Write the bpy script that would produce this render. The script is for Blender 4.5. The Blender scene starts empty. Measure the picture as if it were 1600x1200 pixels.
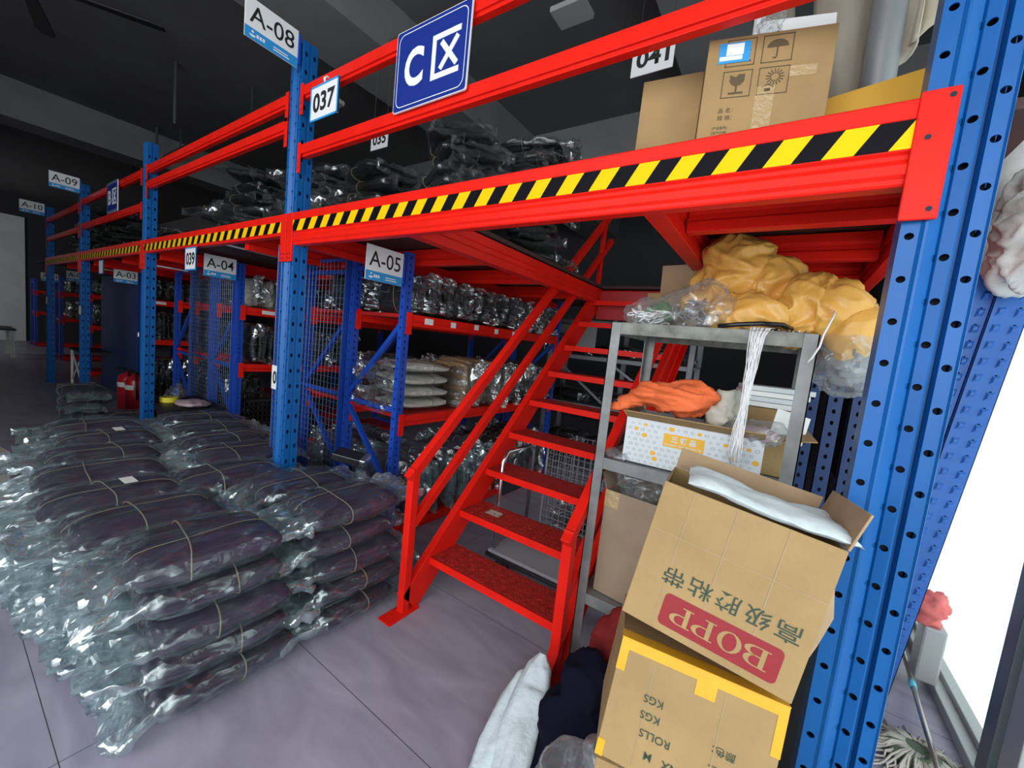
import bpy, math, random
from mathutils import Vector, Matrix, Quaternion, Euler, noise
R = math.radians
PI = math.pi
scene = bpy.context.scene
col = scene.collection

# ------------------------------------------------------------------ camera
cam_d = bpy.data.cameras.new('camera')
cam_d.sensor_width = 36.0
cam_d.sensor_fit = 'HORIZONTAL'
cam_d.lens = 14.076
cam_d.clip_start = 0.02
cam_d.clip_end = 200
cam = bpy.data.objects.new('camera', cam_d)
col.objects.link(cam)
rx = Vector((0.82061378, 0.56168994, 0.10534439))
ry = -Vector((0.142353, -0.02238234, -0.98956286))
rz = -Vector((-0.55346965, 0.82704501, -0.0983255))
cam.matrix_world = Matrix(((rx.x, ry.x, rz.x, 0.0), (rx.y, ry.y, rz.y, 0.0), (rx.z, ry.z, rz.z, 1.6), (0, 0, 0, 1)))
scene.camera = cam

# ------------------------------------------------------------------ sky, daylight and an added fill lamp
scene.view_settings.view_transform = 'Standard'
scene.view_settings.look = 'None'
scene.view_settings.gamma = 1.0
scene.view_settings.use_curve_mapping = False
scene.view_settings.exposure = 0.0
world = bpy.data.worlds.new('overcast_sky')
scene.world = world
world.use_nodes = True
wb = world.node_tree.nodes['Background']
wb.inputs[0].default_value = (0.93, 0.97, 1.0, 1)
wb.inputs[1].default_value = 1.7


def area(name, loc, target, sx, sy, power, color=(1, 1, 1)):
    d = bpy.data.lights.new(name, 'AREA')
    d.shape = 'RECTANGLE'
    d.size, d.size_y = sx, sy
    d.energy = power
    d.color = color
    o = bpy.data.objects.new(name, d)
    o.location = loc
    o.rotation_euler = (Vector(target) - Vector(loc)).to_track_quat('-Z', 'Y').to_euler()
    col.objects.link(o)
    return o


# daylight through the glazed shop front behind the photographer and through the window on the right
area('daylight_front', (-1.2, -4.6, 2.9), (-2.0, 1.4, 1.5), 6.0, 3.6, 200, (0.97, 0.98, 1.0))
area('daylight_window', (0.86, -0.6, 1.7), (-3.0, 0.2, 0.6), 2.6, 2.4, 32, (0.9, 0.95, 1.0))

area('fill_far_left', (-17.0, -2.4, 2.6), (-20.5, 3.0, 0.8), 2.5, 2.0, 45, (0.95, 0.97, 1.0))  # added fill lamp to brighten the far-left wall and heaps, no window there

# ------------------------------------------------------------------ materials
MATS = {}


def mat(name, color, rough=0.5, metal=0.0, var=0.0, vscale=8.0, bump=0.0, bscale=30.0, spec=0.5, stretch=(1, 1, 1), coat=0.0, sheen=0.0):
    m = bpy.data.materials.new(name)
    m.use_nodes = True
    nt = m.node_tree
    b = nt.nodes['Principled BSDF']
    b.inputs['Base Color'].default_value = (*color, 1)
    b.inputs['Roughness'].default_value = rough
    b.inputs['Metallic'].default_value = metal
    b.inputs['Specular IOR Level'].default_value = spec
    b.inputs['Coat Weight'].default_value = coat
    b.inputs['Sheen Weight'].default_value = sheen
    if var or bump:
        tc = nt.nodes.new('ShaderNodeTexCoord')
        mp = nt.nodes.new('ShaderNodeMapping')
        mp.inputs['Scale'].default_value = stretch
        nt.links.new(tc.outputs['Object'], mp.inputs[0])
    if var:
        n = nt.nodes.new('ShaderNodeTexNoise')
        n.inputs['Scale'].default_value = vscale
        n.inputs['Detail'].default_value = 6
        nt.links.new(mp.outputs[0], n.inputs['Vector'])
        r = nt.nodes.new('ShaderNodeMapRange')
        r.inputs['From Min'].default_value = 0.3
        r.inputs['From Max'].default_value = 0.7
        r.inputs['To Min'].default_value = 1 - var
        r.inputs['To Max'].default_value = 1 + var
        nt.links.new(n.outputs['Fac'], r.inputs['Value'])
        mx = nt.nodes.new('ShaderNodeVectorMath')
        mx.operation = 'SCALE'
        mx.inputs[0].default_value = color
        nt.links.new(r.outputs[0], mx.inputs['Scale'])
        nt.links.new(mx.outputs[0], b.inputs['Base Color'])
    if bump:
        n2 = nt.nodes.new('ShaderNodeTexNoise')
        n2.inputs['Scale'].default_value = bscale
        n2.inputs['Detail'].default_value = 5
        nt.links.new(mp.outputs[0], n2.inputs['Vector'])
        bp = nt.nodes.new('ShaderNodeBump')
        bp.inputs['Strength'].default_value = bump
        bp.inputs['Distance'].default_value = 0.02
        nt.links.new(n2.outputs['Fac'], bp.inputs['Height'])
        nt.links.new(bp.outputs[0], b.inputs['Normal'])
    MATS[name] = m
    return m


def film(name, clear, tint, rough=0.12, bump=0.6, bscale=18.0, fin_attr=True, gloss=0.35, edge=0.3, lines=0.3, foldk=1.0):
    """thin clear plastic film: mostly transparent, glossy, a little milky where it is bunched, highlights painted in as pale crease lines"""
    m = bpy.data.materials.new(name)
    m.use_nodes = True
    nt = m.node_tree
    nt.nodes.clear()
    out = nt.nodes.new('ShaderNodeOutputMaterial')
    tr = nt.nodes.new('ShaderNodeBsdfTransparent')
    tr.inputs[0].default_value = (0.97, 0.985, 0.99, 1)
    gl = nt.nodes.new('ShaderNodeBsdfGlossy')
    gl.inputs['Roughness'].default_value = rough
    gl.inputs[0].default_value = (0.95, 1.0, 1.0, 1)
    df = nt.nodes.new('ShaderNodeBsdfDiffuse')
    df.inputs[0].default_value = (*tint, 1)
    tl = nt.nodes.new('ShaderNodeBsdfTranslucent')
    tl.inputs[0].default_value = (*tint, 1)
    dm = nt.nodes.new('ShaderNodeMixShader')
    dm.inputs[0].default_value = 0.35
    nt.links.new(df.outputs[0], dm.inputs[1])
    nt.links.new(tl.outputs[0], dm.inputs[2])
    m1 = nt.nodes.new('ShaderNodeMixShader')
    m1.inputs[0].default_value = gloss
    nt.links.new(dm.outputs[0], m1.inputs[1])
    nt.links.new(gl.outputs[0], m1.inputs[2])
    m2 = nt.nodes.new('ShaderNodeMixShader')
    nt.links.new(tr.outputs[0], m2.inputs[1])
    nt.links.new(m1.outputs[0], m2.inputs[2])
    nt.links.new(m2.outputs[0], out.inputs[0])
    tc = nt.nodes.new('ShaderNodeTexCoord')
    wn = nt.nodes.new('ShaderNodeTexNoise')
    wn.inputs['Scale'].default_value = 6
    wn.inputs['Detail'].default_value = 2
    nt.links.new(tc.outputs['Object'], wn.inputs['Vector'])
    wv = nt.nodes.new('ShaderNodeVectorMath'); wv.operation = 'MULTIPLY_ADD'
    nt.links.new(wn.outputs['Color'], wv.inputs[0])
    wv.inputs[1].default_value = (0.16, 0.16, 0.16)
    nt.links.new(tc.outputs['Object'], wv.inputs[2])
    sv = nt.nodes.new('ShaderNodeVectorMath'); sv.operation = 'MULTIPLY'
    nt.links.new(wv.outputs[0], sv.inputs[0])
    sv.inputs[1].default_value = (1.0, 0.5, 1.0)
    n = nt.nodes.new('ShaderNodeTexVoronoi')
    n.feature = 'F1'
    n.inputs['Scale'].default_value = bscale
    nt.links.new(sv.outputs[0], n.inputs['Vector'])
    ve = nt.nodes.new('ShaderNodeTexVoronoi')
    ve.feature = 'DISTANCE_TO_EDGE'
    ve.inputs['Scale'].default_value = bscale * 0.8
    nt.links.new(sv.outputs[0], ve.inputs['Vector'])
    cl = nt.nodes.new('ShaderNodeMapRange')
    cl.inputs['From Min'].default_value = 0.0
    cl.inputs['From Max'].default_value = 0.10
    cl.inputs['To Min'].default_value = lines  # crease lines whitened to paint highlights into the film
    cl.inputs['To Max'].default_value = 0.0
    nt.links.new(ve.outputs['Distance'], cl.inputs['Value'])
    pt = nt.nodes.new('ShaderNodeMath'); pt.operation = 'MULTIPLY'
    nt.links.new(cl.outputs[0], pt.inputs[0])
    pm = nt.nodes.new('ShaderNodeMapRange')
    pm.inputs['From Min'].default_value = 0.45
    pm.inputs['From Max'].default_value = 0.62
    nt.links.new(wn.outputs['Fac'], pm.inputs['Value'])
    nt.links.new(pm.outputs[0], pt.inputs[1])
    bp = nt.nodes.new('ShaderNodeBump')
    bp.inputs['Strength'].default_value = bump
    bp.inputs['Distance'].default_value = 0.03
    nt.links.new(n.outputs['Distance'], bp.inputs['Height'])
    nt.links.new(bp.outputs[0], gl.inputs['Normal'])
    lw = nt.nodes.new('ShaderNodeLayerWeight')
    lw.inputs['Blend'].default_value = 0.35
    nt.links.new(bp.outputs[0], lw.inputs['Normal'])
    f = nt.nodes.new('ShaderNodeMath')
    f.operation = 'MULTIPLY_ADD'
    nt.links.new(lw.outputs['Facing'], f.inputs[0])
    f.inputs[1].default_value = edge
    f.inputs[2].default_value = 1.0 - clear
    fl = nt.nodes.new('ShaderNodeMath'); fl.operation = 'ADD'
    nt.links.new(f.outputs[0], fl.inputs[0])
    nt.links.new(pt.outputs[0], fl.inputs[1])
    f = fl
    last = f
    if fin_attr:
        at = nt.nodes.new('ShaderNodeAttribute')
        at.attribute_name = 'fold'
        a = nt.nodes.new('ShaderNodeMath')
        a.operation = 'ADD'
        a.use_clamp = True
        nt.links.new(f.outputs[0], a.inputs[0])
        ak = nt.nodes.new('ShaderNodeMath'); ak.operation = 'MULTIPLY'
        nt.links.new(at.outputs['Fac'], ak.inputs[0])
        ak.inputs[1].default_value = foldk
        nt.links.new(ak.outputs[0], a.inputs[1])
        last = a
    nt.links.new(last.outputs[0], m2.inputs[0])
    MATS[name] = m
    return m


mat('red_paint', (0.77, 0.015, 0.008), 0.34, var=0.08, vscale=6, spec=0.13)
mat('red_worn', (0.40, 0.02, 0.014), 0.5, var=0.25, vscale=25, bump=0.5, bscale=90)
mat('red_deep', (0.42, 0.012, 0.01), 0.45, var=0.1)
mat('blue_paint', (0.005, 0.10, 0.34), 0.36, var=0.08, vscale=5, spec=0.3)
mat('blue_rack', (0.010, 0.06, 0.40), 0.38, var=0.08)
mat('blue_loose', (0.04, 0.17, 0.58), 0.42, var=0.08)
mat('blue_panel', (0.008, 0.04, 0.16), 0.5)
mat('wire_grey', (0.10, 0.15, 0.24), 0.4, 0.4)
mat('grey_steel', (0.20, 0.208, 0.205), 0.45, 0.2, var=0.18, vscale=14)
mat('rusty_steel', (0.19, 0.19, 0.17), 0.6, 0.1, var=0.4, vscale=20)
mat('pale_steel', (0.32, 0.33, 0.35), 0.45, 0.3)
mat('chrome', (0.75, 0.75, 0.77), 0.18, 1.0)
mat('concrete', (0.12, 0.12, 0.122), 0.85, var=0.1, vscale=2)
mat('concrete_beam', (0.20, 0.20, 0.203), 0.8, var=0.1, vscale=2)
mat('dark_wall', (0.05, 0.05, 0.055), 0.8)
mat('pale_wall', (0.88, 0.88, 0.86), 0.8, var=0.1, vscale=1)
mat('deck_board', (0.055, 0.022, 0.018), 0.7, var=0.2)
mat('black', (0.012, 0.012, 0.013), 0.5)
mat('black_gloss', (0.014, 0.014, 0.016), 0.22)
mat('dark_pipe', (0.07, 0.07, 0.07), 0.5)
mat('fan_black', (0.012, 0.012, 0.012), 0.6)
mat('white_board', (0.84, 0.85, 0.86), 0.45)
mat('white_paper', (0.80, 0.80, 0.79), 0.7)
mat('sign_blue', (0.03, 0.30, 0.68), 0.45)
mat('navy_sign', (0.008, 0.028, 0.23), 0.45, spec=0.2)
mat('ink', (0.012, 0.012, 0.014), 0.6)
mat('cardboard', (0.335, 0.215, 0.09), 0.8, var=0.14, vscale=5, bump=0.15, bscale=60)
mat('cardboard_in', (0.36, 0.245, 0.14), 0.85, var=0.1, vscale=10)
mat('cardboard_dark', (0.30, 0.22, 0.15), 0.8, var=0.1)
mat('cardboard_grey', (0.26, 0.25, 0.22), 0.8, var=0.1)
mat('parcel_tape', (0.72, 0.35, 0.015), 0.3, var=0.08, vscale=20)
mat('clear_tape', (0.44, 0.31, 0.16), 0.12, bump=0.5, bscale=40)
mat('green_ink', (0.03, 0.055, 0.035), 0.7)
mat('brown_ink', (0.10, 0.065, 0.03), 0.7)
mat('red_ink', (0.26, 0.010, 0.018), 0.6)
mat('carton_white', (0.62, 0.66, 0.69), 0.55)
mat('ochre_print', (0.78, 0.42, 0.03), 0.55)
mat('grey_print', (0.36, 0.42, 0.43), 0.6)
mat('gold_cloth', (0.74, 0.40, 0.085), 0.36, var=0.06, vscale=6, bump=0.2, bscale=16)
mat('orange_cloth', (0.82, 0.16, 0.045), 0.75, var=0.1, vscale=8, bump=0.25, bscale=25)
mat('beige_cloth', (0.50, 0.47, 0.40), 0.8, var=0.1, bump=0.3, bscale=20)
mat('pink_cloth', (0.50, 0.36, 0.38), 0.6, var=0.1)
mat('red_cloth', (0.20, 0.018, 0.018), 0.85, spec=0.15, var=0.2, bump=0.3, bscale=20)
mat('pale_red_cloth', (0.75, 0.16, 0.15), 0.6, var=0.2)
mat('white_sack', (0.60, 0.68, 0.72), 0.6, var=0.08, bump=0.3, bscale=30)
mat('pale_sheet', (0.78, 0.78, 0.76), 0.45, var=0.1, bump=0.5, bscale=10)
mat('navy_cloth', (0.006, 0.006, 0.016), 0.95, spec=0.1)
mat('foam_white', (0.66, 0.74, 0.75), 0.8, var=0.1, vscale=40)
mat('roll_cloth', (0.36, 0.32, 0.25), 0.7, var=0.15, vscale=5, stretch=(1, 1, 0.3))
mat('canvas', (0.66, 0.60, 0.48), 0.75, var=0.08, bump=0.3, bscale=12)
mat('orange_board', (0.62, 0.33, 0.03), 0.5)
mat('twine', (0.25, 0.22, 0.13), 0.5)
mat('purple_fabric', (0.034, 0.020, 0.048), 0.6, var=0.5, vscale=9, bump=1.0, bscale=14, stretch=(1, 0.18, 1.6))
mat('black_fabric', (0.010, 0.010, 0.011), 0.5, var=0.4, vscale=9, bump=0.9, bscale=14, stretch=(1, 0.25, 1.6))
mat('brown_fabric', (0.30, 0.18, 0.09), 0.6, var=0.4, vscale=9, bump=0.6, bscale=14, stretch=(1, 0.25, 1.6))
mat('white_fabric', (0.62, 0.61, 0.54), 0.6, var=0.2, vscale=9, bump=0.6, bscale=14)
mat('string_white', (0.80, 0.80, 0.80), 0.6)
mat('cable_grey', (0.25, 0.26, 0.28), 0.5)
mat('green_plastic', (0.03, 0.35, 0.03), 0.3)
mat('yellow_tape', (0.85, 0.70, 0.05), 0.4)
mat('mop_fibre', (0.62, 0.58, 0.52), 0.9)
mat('mop_green', (0.13, 0.17, 0.11), 0.8)
mat('metal_pole', (0.45, 0.42, 0.40), 0.3, 0.8)
mat('cyan_plastic', (0.15, 0.60, 0.75), 0.4)
mat('extinguisher_red', (0.45, 0.012, 0.02), 0.3)
mat('mullion', (0.12, 0.14, 0.16), 0.4, 0.3)
mat('frame_grey', (0.42, 0.43, 0.43), 0.45, 0.2)
mat('trolley_grey', (0.34, 0.34, 0.37), 0.6)
mat('hole_shade', (0.006, 0.010, 0.022), 0.7)  # dark colour standing in for the shade inside holes
film('film_bundle', 0.975, (0.42, 0.56, 0.60), rough=0.10, bump=1.0, bscale=12, gloss=0.6, edge=0.14)
film('film_black', 0.985, (0.42, 0.44, 0.45), rough=0.12, bump=1.0, bscale=9, gloss=0.7, edge=0.12, lines=0.25, foldk=0.65)
film('film_bag', 0.86, (0.66, 0.69, 0.70), fin_attr=False, bscale=14)
film('film_tape', 0.55, (0.75, 0.72, 0.66), fin_attr=False, gloss=0.6, bscale=30)


def stripes_mat():
    m = bpy.data.materials.new('hazard_stripes')
    m.use_nodes = True
    nt = m.node_tree
    b = nt.nodes['Principled BSDF']
    b.inputs['Roughness'].default_value = 0.5
    b.inputs['Specular IOR Level'].default_value = 0.08
    tc = nt.nodes.new('ShaderNodeTexCoord')
    sp = nt.nodes.new('ShaderNodeSeparateXYZ')
    nt.links.new(tc.outputs['Object'], sp.inputs[0])
    k = nt.nodes.new('ShaderNodeMath'); k.operation = 'MULTIPLY_ADD'
    nt.links.new(sp.outputs['Z'], k.inputs[0]); k.inputs[1].default_value = -0.62
    nt.links.new(sp.outputs['X'], k.inputs[2])
    d = nt.nodes.new('ShaderNodeMath'); d.operation = 'MULTIPLY'
    nt.links.new(k.outputs[0], d.inputs[0]); d.inputs[1].default_value = 1 / 0.128
    fr = nt.nodes.new('ShaderNodeMath'); fr.operation = 'FRACT'
    nt.links.new(d.outputs[0], fr.inputs[0])
    g = nt.nodes.new('ShaderNodeMath'); g.operation = 'GREATER_THAN'
    nt.links.new(fr.outputs[0], g.inputs[0]); g.inputs[1].default_value = 0.5
    mx = nt.nodes.new('ShaderNodeMix'); mx.data_type = 'RGBA'
    nt.links.new(g.outputs[0], mx.inputs[0])
    mx.inputs[6].default_value = (0.005, 0.004, 0.006, 1)
    mx.inputs[7].default_value = (0.90, 0.52, 0.004, 1)
    nt.links.new(mx.outputs[2], b.inputs['Base Color'])
    MATS['hazard_stripes'] = m


stripes_mat()


def floor_mat():
    m = bpy.data.materials.new('slate_tiles')
    m.use_nodes = True
    nt = m.node_tree
    b = nt.nodes['Principled BSDF']
    tc = nt.nodes.new('ShaderNodeTexCoord')
    sp = nt.nodes.new('ShaderNodeSeparateXYZ')
    nt.links.new(tc.outputs['Object'], sp.inputs[0])
    masks = []
    for ax, off in (('X', 0.27), ('Y', -0.235)):
        a = nt.nodes.new('ShaderNodeMath'); a.operation = 'ADD'
        nt.links.new(sp.outputs[ax], a.inputs[0]); a.inputs[1].default_value = off
        d = nt.nodes.new('ShaderNodeMath'); d.operation = 'PINGPONG'
        nt.links.new(a.outputs[0], d.inputs[0]); d.inputs[1].default_value = 0.4 if ax == 'Y' else 0.8
        l = nt.nodes.new('ShaderNodeMath'); l.operation = 'LESS_THAN'
        nt.links.new(d.outputs[0], l.inputs[0]); l.inputs[1].default_value = 0.0016
        masks.append(l)
    mm = nt.nodes.new('ShaderNodeMath'); mm.operation = 'MAXIMUM'
    nt.links.new(masks[0].outputs[0], mm.inputs[0]); nt.links.new(masks[1].outputs[0], mm.inputs[1])
    mp = nt.nodes.new('ShaderNodeMapping')
    mp.inputs['Scale'].default_value = (1.0, 3.0, 1)
    mp.inputs['Rotation'].default_value = (0, 0, 0.5)
    nt.links.new(tc.outputs['Object'], mp.inputs[0])
    n = nt.nodes.new('ShaderNodeTexNoise')
    n.inputs['Scale'].default_value = 2.2; n.inputs['Detail'].default_value = 9; n.inputs['Distortion'].default_value = 0.9
    nt.links.new(mp.outputs[0], n.inputs['Vector'])
    cr = nt.nodes.new('ShaderNodeValToRGB')
    e = cr.color_ramp.elements
    e[0].position = 0.3; e[0].color = (0.265, 0.243, 0.315, 1)
    e[1].position = 0.72; e[1].color = (0.40, 0.37, 0.46, 1)
    nt.links.new(n.outputs['Fac'], cr.inputs[0])
    mx = nt.nodes.new('ShaderNodeMix'); mx.data_type = 'RGBA'
    nt.links.new(mm.outputs[0], mx.inputs[0])
    nt.links.new(cr.outputs[0], mx.inputs[6])
    mx.inputs[7].default_value = (0.05, 0.05, 0.06, 1)
    nt.links.new(mx.outputs[2], b.inputs['Base Color'])
    b.inputs['Roughness'].default_value = 0.38
    MATS['slate_tiles'] = m


floor_mat()


def glass_mat():
    m = bpy.data.materials.new('window_glass')
    m.use_nodes = True
    nt = m.node_tree
    nt.nodes.clear()
    out = nt.nodes.new('ShaderNodeOutputMaterial')
    tr = nt.nodes.new('ShaderNodeBsdfTransparent')
    tr.inputs[0].default_value = (0.93, 0.98, 0.97, 1)
    gl = nt.nodes.new('ShaderNodeBsdfGlossy')
    gl.inputs['Roughness'].default_value = 0.02
    fz = nt.nodes.new('ShaderNodeValue')
    fz.outputs[0].default_value = 0.05
    mx = nt.nodes.new('ShaderNodeMixShader')
    nt.links.new(fz.outputs[0], mx.inputs[0])
    nt.links.new(tr.outputs[0], mx.inputs[1])
    nt.links.new(gl.outputs[0], mx.inputs[2])
    nt.links.new(mx.outputs[0], out.inputs[0])
    MATS['window_glass'] = m


glass_mat()


# ------------------------------------------------------------------ mesh helpers
class MB:
    def __init__(s):
        s.v, s.f, s.mi, s.m = [], [], [], 0

    def add(s, vs, fs):
        o = len(s.v)
        s.v += [tuple(v) for v in vs]
        s.f += [tuple(i + o for i in f) for f in fs]
        s.mi += [s.m] * len(fs)
        return s

    def box(s, x0, x1, y0, y1, z0, z1, mtx=None):
        vs = [Vector((x, y, z)) for x in (x0, x1) for y in (y0, y1) for z in (z0, z1)]
        if mtx is not None:
            vs = [mtx @ v for v in vs]
        return s.add(vs, [(0, 1, 3, 2), (4, 6, 7, 5), (0, 4, 5, 1), (2, 3, 7, 6), (0, 2, 6, 4), (1, 5, 7, 3)])

    def bar(s, a, b, w, h, up=(0, 0, 1)):
        """rectangular bar from a to b, w across, h along up"""
        a, b = Vector(a), Vector(b)
        d = (b - a)
        L = d.length
        d.normalize()
        side = d.cross(Vector(up)).normalized()
        u = side.cross(d).normalized()
        m = Matrix((side, d, u)).transposed().to_4x4()
        m.translation = a
        return s.box(-w / 2, w / 2, 0, L, -h / 2, h / 2, m)

    def tube(s, pts, r, n=6, closed=False):
        pts = [Vector(p) for p in pts]
        k = len(pts)
        base = len(s.v)
        rr = r if isinstance(r, (list, tuple)) else [r] * k
        prev = None
        for i, p in enumerate(pts):
            if closed:
                t = pts[(i + 1) % k] - pts[i - 1]
            else:
                t = pts[min(i + 1, k - 1)] - pts[max(i - 1, 0)]
            if t.length < 1e-9:
                t = Vector((0, 0, 1))
            t.normalize()
            if prev is None:
                a = t.cross(Vector((0, 0, 1)))
                if a.length < 1e-3:
                    a = t.cross(Vector((1, 0, 0)))
            else:
                a = prev - t * prev.dot(t)
                if a.length < 1e-6:
                    a = t.orthogonal()
            a.normalize()
            prev = a
            b = t.cross(a)
            for j in range(n):
                an = 2 * PI * j / n
                s.v.append(tuple(p + (a * math.cos(an) + b * math.sin(an)) * rr[i]))
        rng = k if closed else k - 1
        for i in range(rng):
            i2 = (i + 1) % k
            for j in range(n):
                j2 = (j + 1) % n
                s.f.append((base + i * n + j, base + i * n + j2, base + i2 * n + j2, base + i2 * n + j)); s.mi.append(s.m)
        if not closed:
            s.f.append(tuple(base + j for j in reversed(range(n)))); s.mi.append(s.m)
            s.f.append(tuple(base + (k - 1) * n + j for j in range(n))); s.mi.append(s.m)
        return s

    def prism(s, poly, lo, hi, plane='xz', mtx=None):
        """extrude a 2-D polygon; plane 'xz' along y, 'yz' along x, 'xy' along z"""
        def P(a, b, t):
            return {'xz': Vector((a, t, b)), 'yz': Vector((t, a, b)), 'xy': Vector((a, b, t))}[plane]
        n = len(poly)
        vs = [P(a, b, lo) for a, b in poly] + [P(a, b, hi) for a, b in poly]
        if mtx is not None:
            vs = [mtx @ v for v in vs]
        fs = [tuple(range(n)), tuple(reversed(range(n, 2 * n)))]
        fs += [(i, i + n, (i + 1) % n + n, (i + 1) % n) for i in range(n)]
        return s.add(vs, fs)

    def lathe(s, prof, n=16, c=(0, 0, 0)):
        base = len(s.v)
        for r, z in prof:
            for j in range(n):
                a = 2 * PI * j / n
                s.v.append((c[0] + r * math.cos(a), c[1] + r * math.sin(a), c[2] + z))
        for i in range(len(prof) - 1):
            for j in range(n):
                j2 = (j + 1) % n
                s.f.append((base + i * n + j, base + i * n + j2, base + (i + 1) * n + j2, base + (i + 1) * n + j)); s.mi.append(s.m)
        s.f.append(tuple(base + j for j in reversed(range(n)))); s.mi.append(s.m)
        s.f.append(tuple(base + (len(prof) - 1) * n + j for j in range(n))); s.mi.append(s.m)
        return s

    def grid(s, nu, nv, fn, wrap=False):
        base = len(s.v)
        for i in range(nu):
            for j in range(nv):
                s.v.append(tuple(fn(i / (nu - 1), j / nv if wrap else j / (nv - 1))))
        for i in range(nu - 1):
            for j in range(nv if wrap else nv - 1):
                j2 = (j + 1) % nv
                s.f.append((base + i * nv + j, base + (i + 1) * nv + j, base + (i + 1) * nv + j2, base + i * nv + j2)); s.mi.append(s.m)
        return s

    def holed(s, p0, p1, z0, z1, pitch, phase, hw, hh, depth=0.004):
        """vertical strip p0->p1 (x,y) from z0 to z1 with elliptical holes down its middle"""
        p0, p1 = Vector((*p0, 0)), Vector((*p1, 0))
        ax = p1 - p0
        w = ax.length
        ax.normalize()
        nrm = ax.cross(Vector((0, 0, 1)))          # outward
        c = (p0 + p1) / 2
        zs = []
        z = z0 + phase
        while z + pitch <= z1 + 1e-6:
            zs.append(z); z += pitch
        def quad(a, b):
            if b - a > 1e-5:
                s.add([p0 + Vector((0, 0, a)), p1 + Vector((0, 0, a)), p1 + Vector((0, 0, b)), p0 + Vector((0, 0, b))], [(0, 1, 2, 3)])
        if not zs:
            quad(z0, z1); return s
        quad(z0, zs[0]); quad(zs[-1] + pitch, z1)
        N = 12
        for z in zs:
            zc = z + pitch / 2
            vs, outer = [], []
            for k in range(N):
                a = 2 * PI * k / N
                ca, sa = math.cos(a), math.sin(a)
                t = 1 / max(abs(ca) / (w / 2), abs(sa) / (pitch / 2))
                outer.append(c + ax * (ca * t) + Vector((0, 0, zc + sa * t)))
            inner = [c + ax * (math.cos(2 * PI * k / N) * hw) + Vector((0, 0, zc + math.sin(2 * PI * k / N) * hh)) for k in range(N)]
            back = [q - nrm * depth for q in inner]
            # corners
            cor = [c + ax * (sx * w / 2) + Vector((0, 0, zc + sz * pitch / 2)) for sx, sz in ((1, 1), (-1, 1), (-1, -1), (1, -1))]
            vs = outer + inner + back + cor
            fs = []
            for k in range(N):
                k2 = (k + 1) % N
                fs.append((k, k2, N + k2, N + k))
                fs.append((N + k, N + k2, 2 * N + k2, 2 * N + k))
            s.add(vs, fs)
            o = len(s.v) - len(vs)
            angs = [2 * PI * k / N for k in range(N)]
            for ci, (sx, sz) in enumerate(((1, 1), (-1, 1), (-1, -1), (1, -1))):
                ca = math.atan2(sz * pitch / 2, sx * w / 2) % (2 * PI)
                k = int(ca / (2 * PI / N)) % N
                s.f.append((o + k, o + 3 * N + ci, o + (k + 1) % N)); s.mi.append(s.m)
        return s

    def build(s, name, m, parent=None, loc=None, smooth=False, bevel=0, rot=None, seg=2):
        me = bpy.data.meshes.new(name)
        me.from_pydata(s.v, [], s.f)
        ms = m if isinstance(m, (list, tuple)) else [m]
        for q in ms:
            me.materials.append(MATS[q])
        if len(ms) > 1:
            me.polygons.foreach_set('material_index', s.mi)
        if smooth:
            me.polygons.foreach_set('use_smooth', [True] * len(me.polygons))
        me.update()
        return link(name, me, parent, loc, rot, bevel, seg)


def link(name, me, parent=None, loc=None, rot=None, bevel=0, seg=2):
    o = bpy.data.objects.new(name, me)
    col.objects.link(o)
    if parent is not None:
        o.parent = parent
    if loc is not None:
        o.location = loc
    if rot is not None:
        o.rotation_euler = rot
    if bevel:
        b = o.modifiers.new('bevel', 'BEVEL')
        b.width = bevel
        b.segments = seg
        b.limit_method = 'ANGLE'
        b.angle_limit = R(40)
    return o


def tag(o, label, cat, group=None, kind=None):
    o['label'] = label
    o['category'] = cat
    if group:
        o['group'] = group
    if kind:
        o['kind'] = kind
    return o


def thing(name, label, cat, loc=(0, 0, 0), rot=(0, 0, 0), group=None):
    o = bpy.data.objects.new(name, None)
    o.empty_display_size = 0.1
    col.objects.link(o)
    o.location = loc
    o.rotation_euler = rot
    return tag(o, label, cat, group)


def struct(name, mb, m, **k):
    o = mb.build(name, m, **k)
    o['kind'] = 'structure'
    return o


KIDS = {}


def dup(root, loc, rot=(0, 0, 0), label=None, group=None, scale=(1, 1, 1)):
    r = root.copy()
    col.objects.link(r)
    r.location, r.rotation_euler, r.scale = loc, rot, scale
    if label:
        r['label'] = label
    if group:
        r['group'] = group
    if root not in KIDS:
        KIDS[root] = [c for c in root.children]
    for ch in KIDS[root]:
        c = ch.copy()
        col.objects.link(c)
        c.parent = r
        for g in ch.children:
            d = g.copy(); col.objects.link(d); d.parent = c
    return r


def text(s, parent, x, y, z, h, m='ink', w=None, rot=0.0, bold=0.0, name='lettering', label=None, plane='front', spacing=1.0):
    """flat printed lettering centred at x,z on a face that looks towards -y"""
    c = bpy.data.curves.new('lettering', 'FONT')
    c.body = s
    c.offset = bold
    c.space_character = spacing
    c.resolution_u = 4
    t = bpy.data.objects.new('tmp', c)
    col.objects.link(t)
    dg = bpy.context.evaluated_depsgraph_get()
    me = bpy.data.meshes.new_from_object(t.evaluated_get(dg))
    bpy.data.objects.remove(t)
    bpy.data.curves.remove(c)
    xs = [v.co.x for v in me.vertices]; ys = [v.co.y for v in me.vertices]
    cx, cy = (min(xs) + max(xs)) / 2, (min(ys) + max(ys)) / 2
    ky = h / (max(ys) - min(ys))
    kx = ky if w is None else w / (max(xs) - min(xs))
    for v in me.vertices:
        v.co = Vector(((v.co.x - cx) * kx, 0, (v.co.y - cy) * ky))
    me.materials.clear()
    me.materials.append(MATS[m])
    o = link(name, me, parent, (x, y, z), (0, rot, 0))
    if label:
        o['label'] = label
    return o


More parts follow.
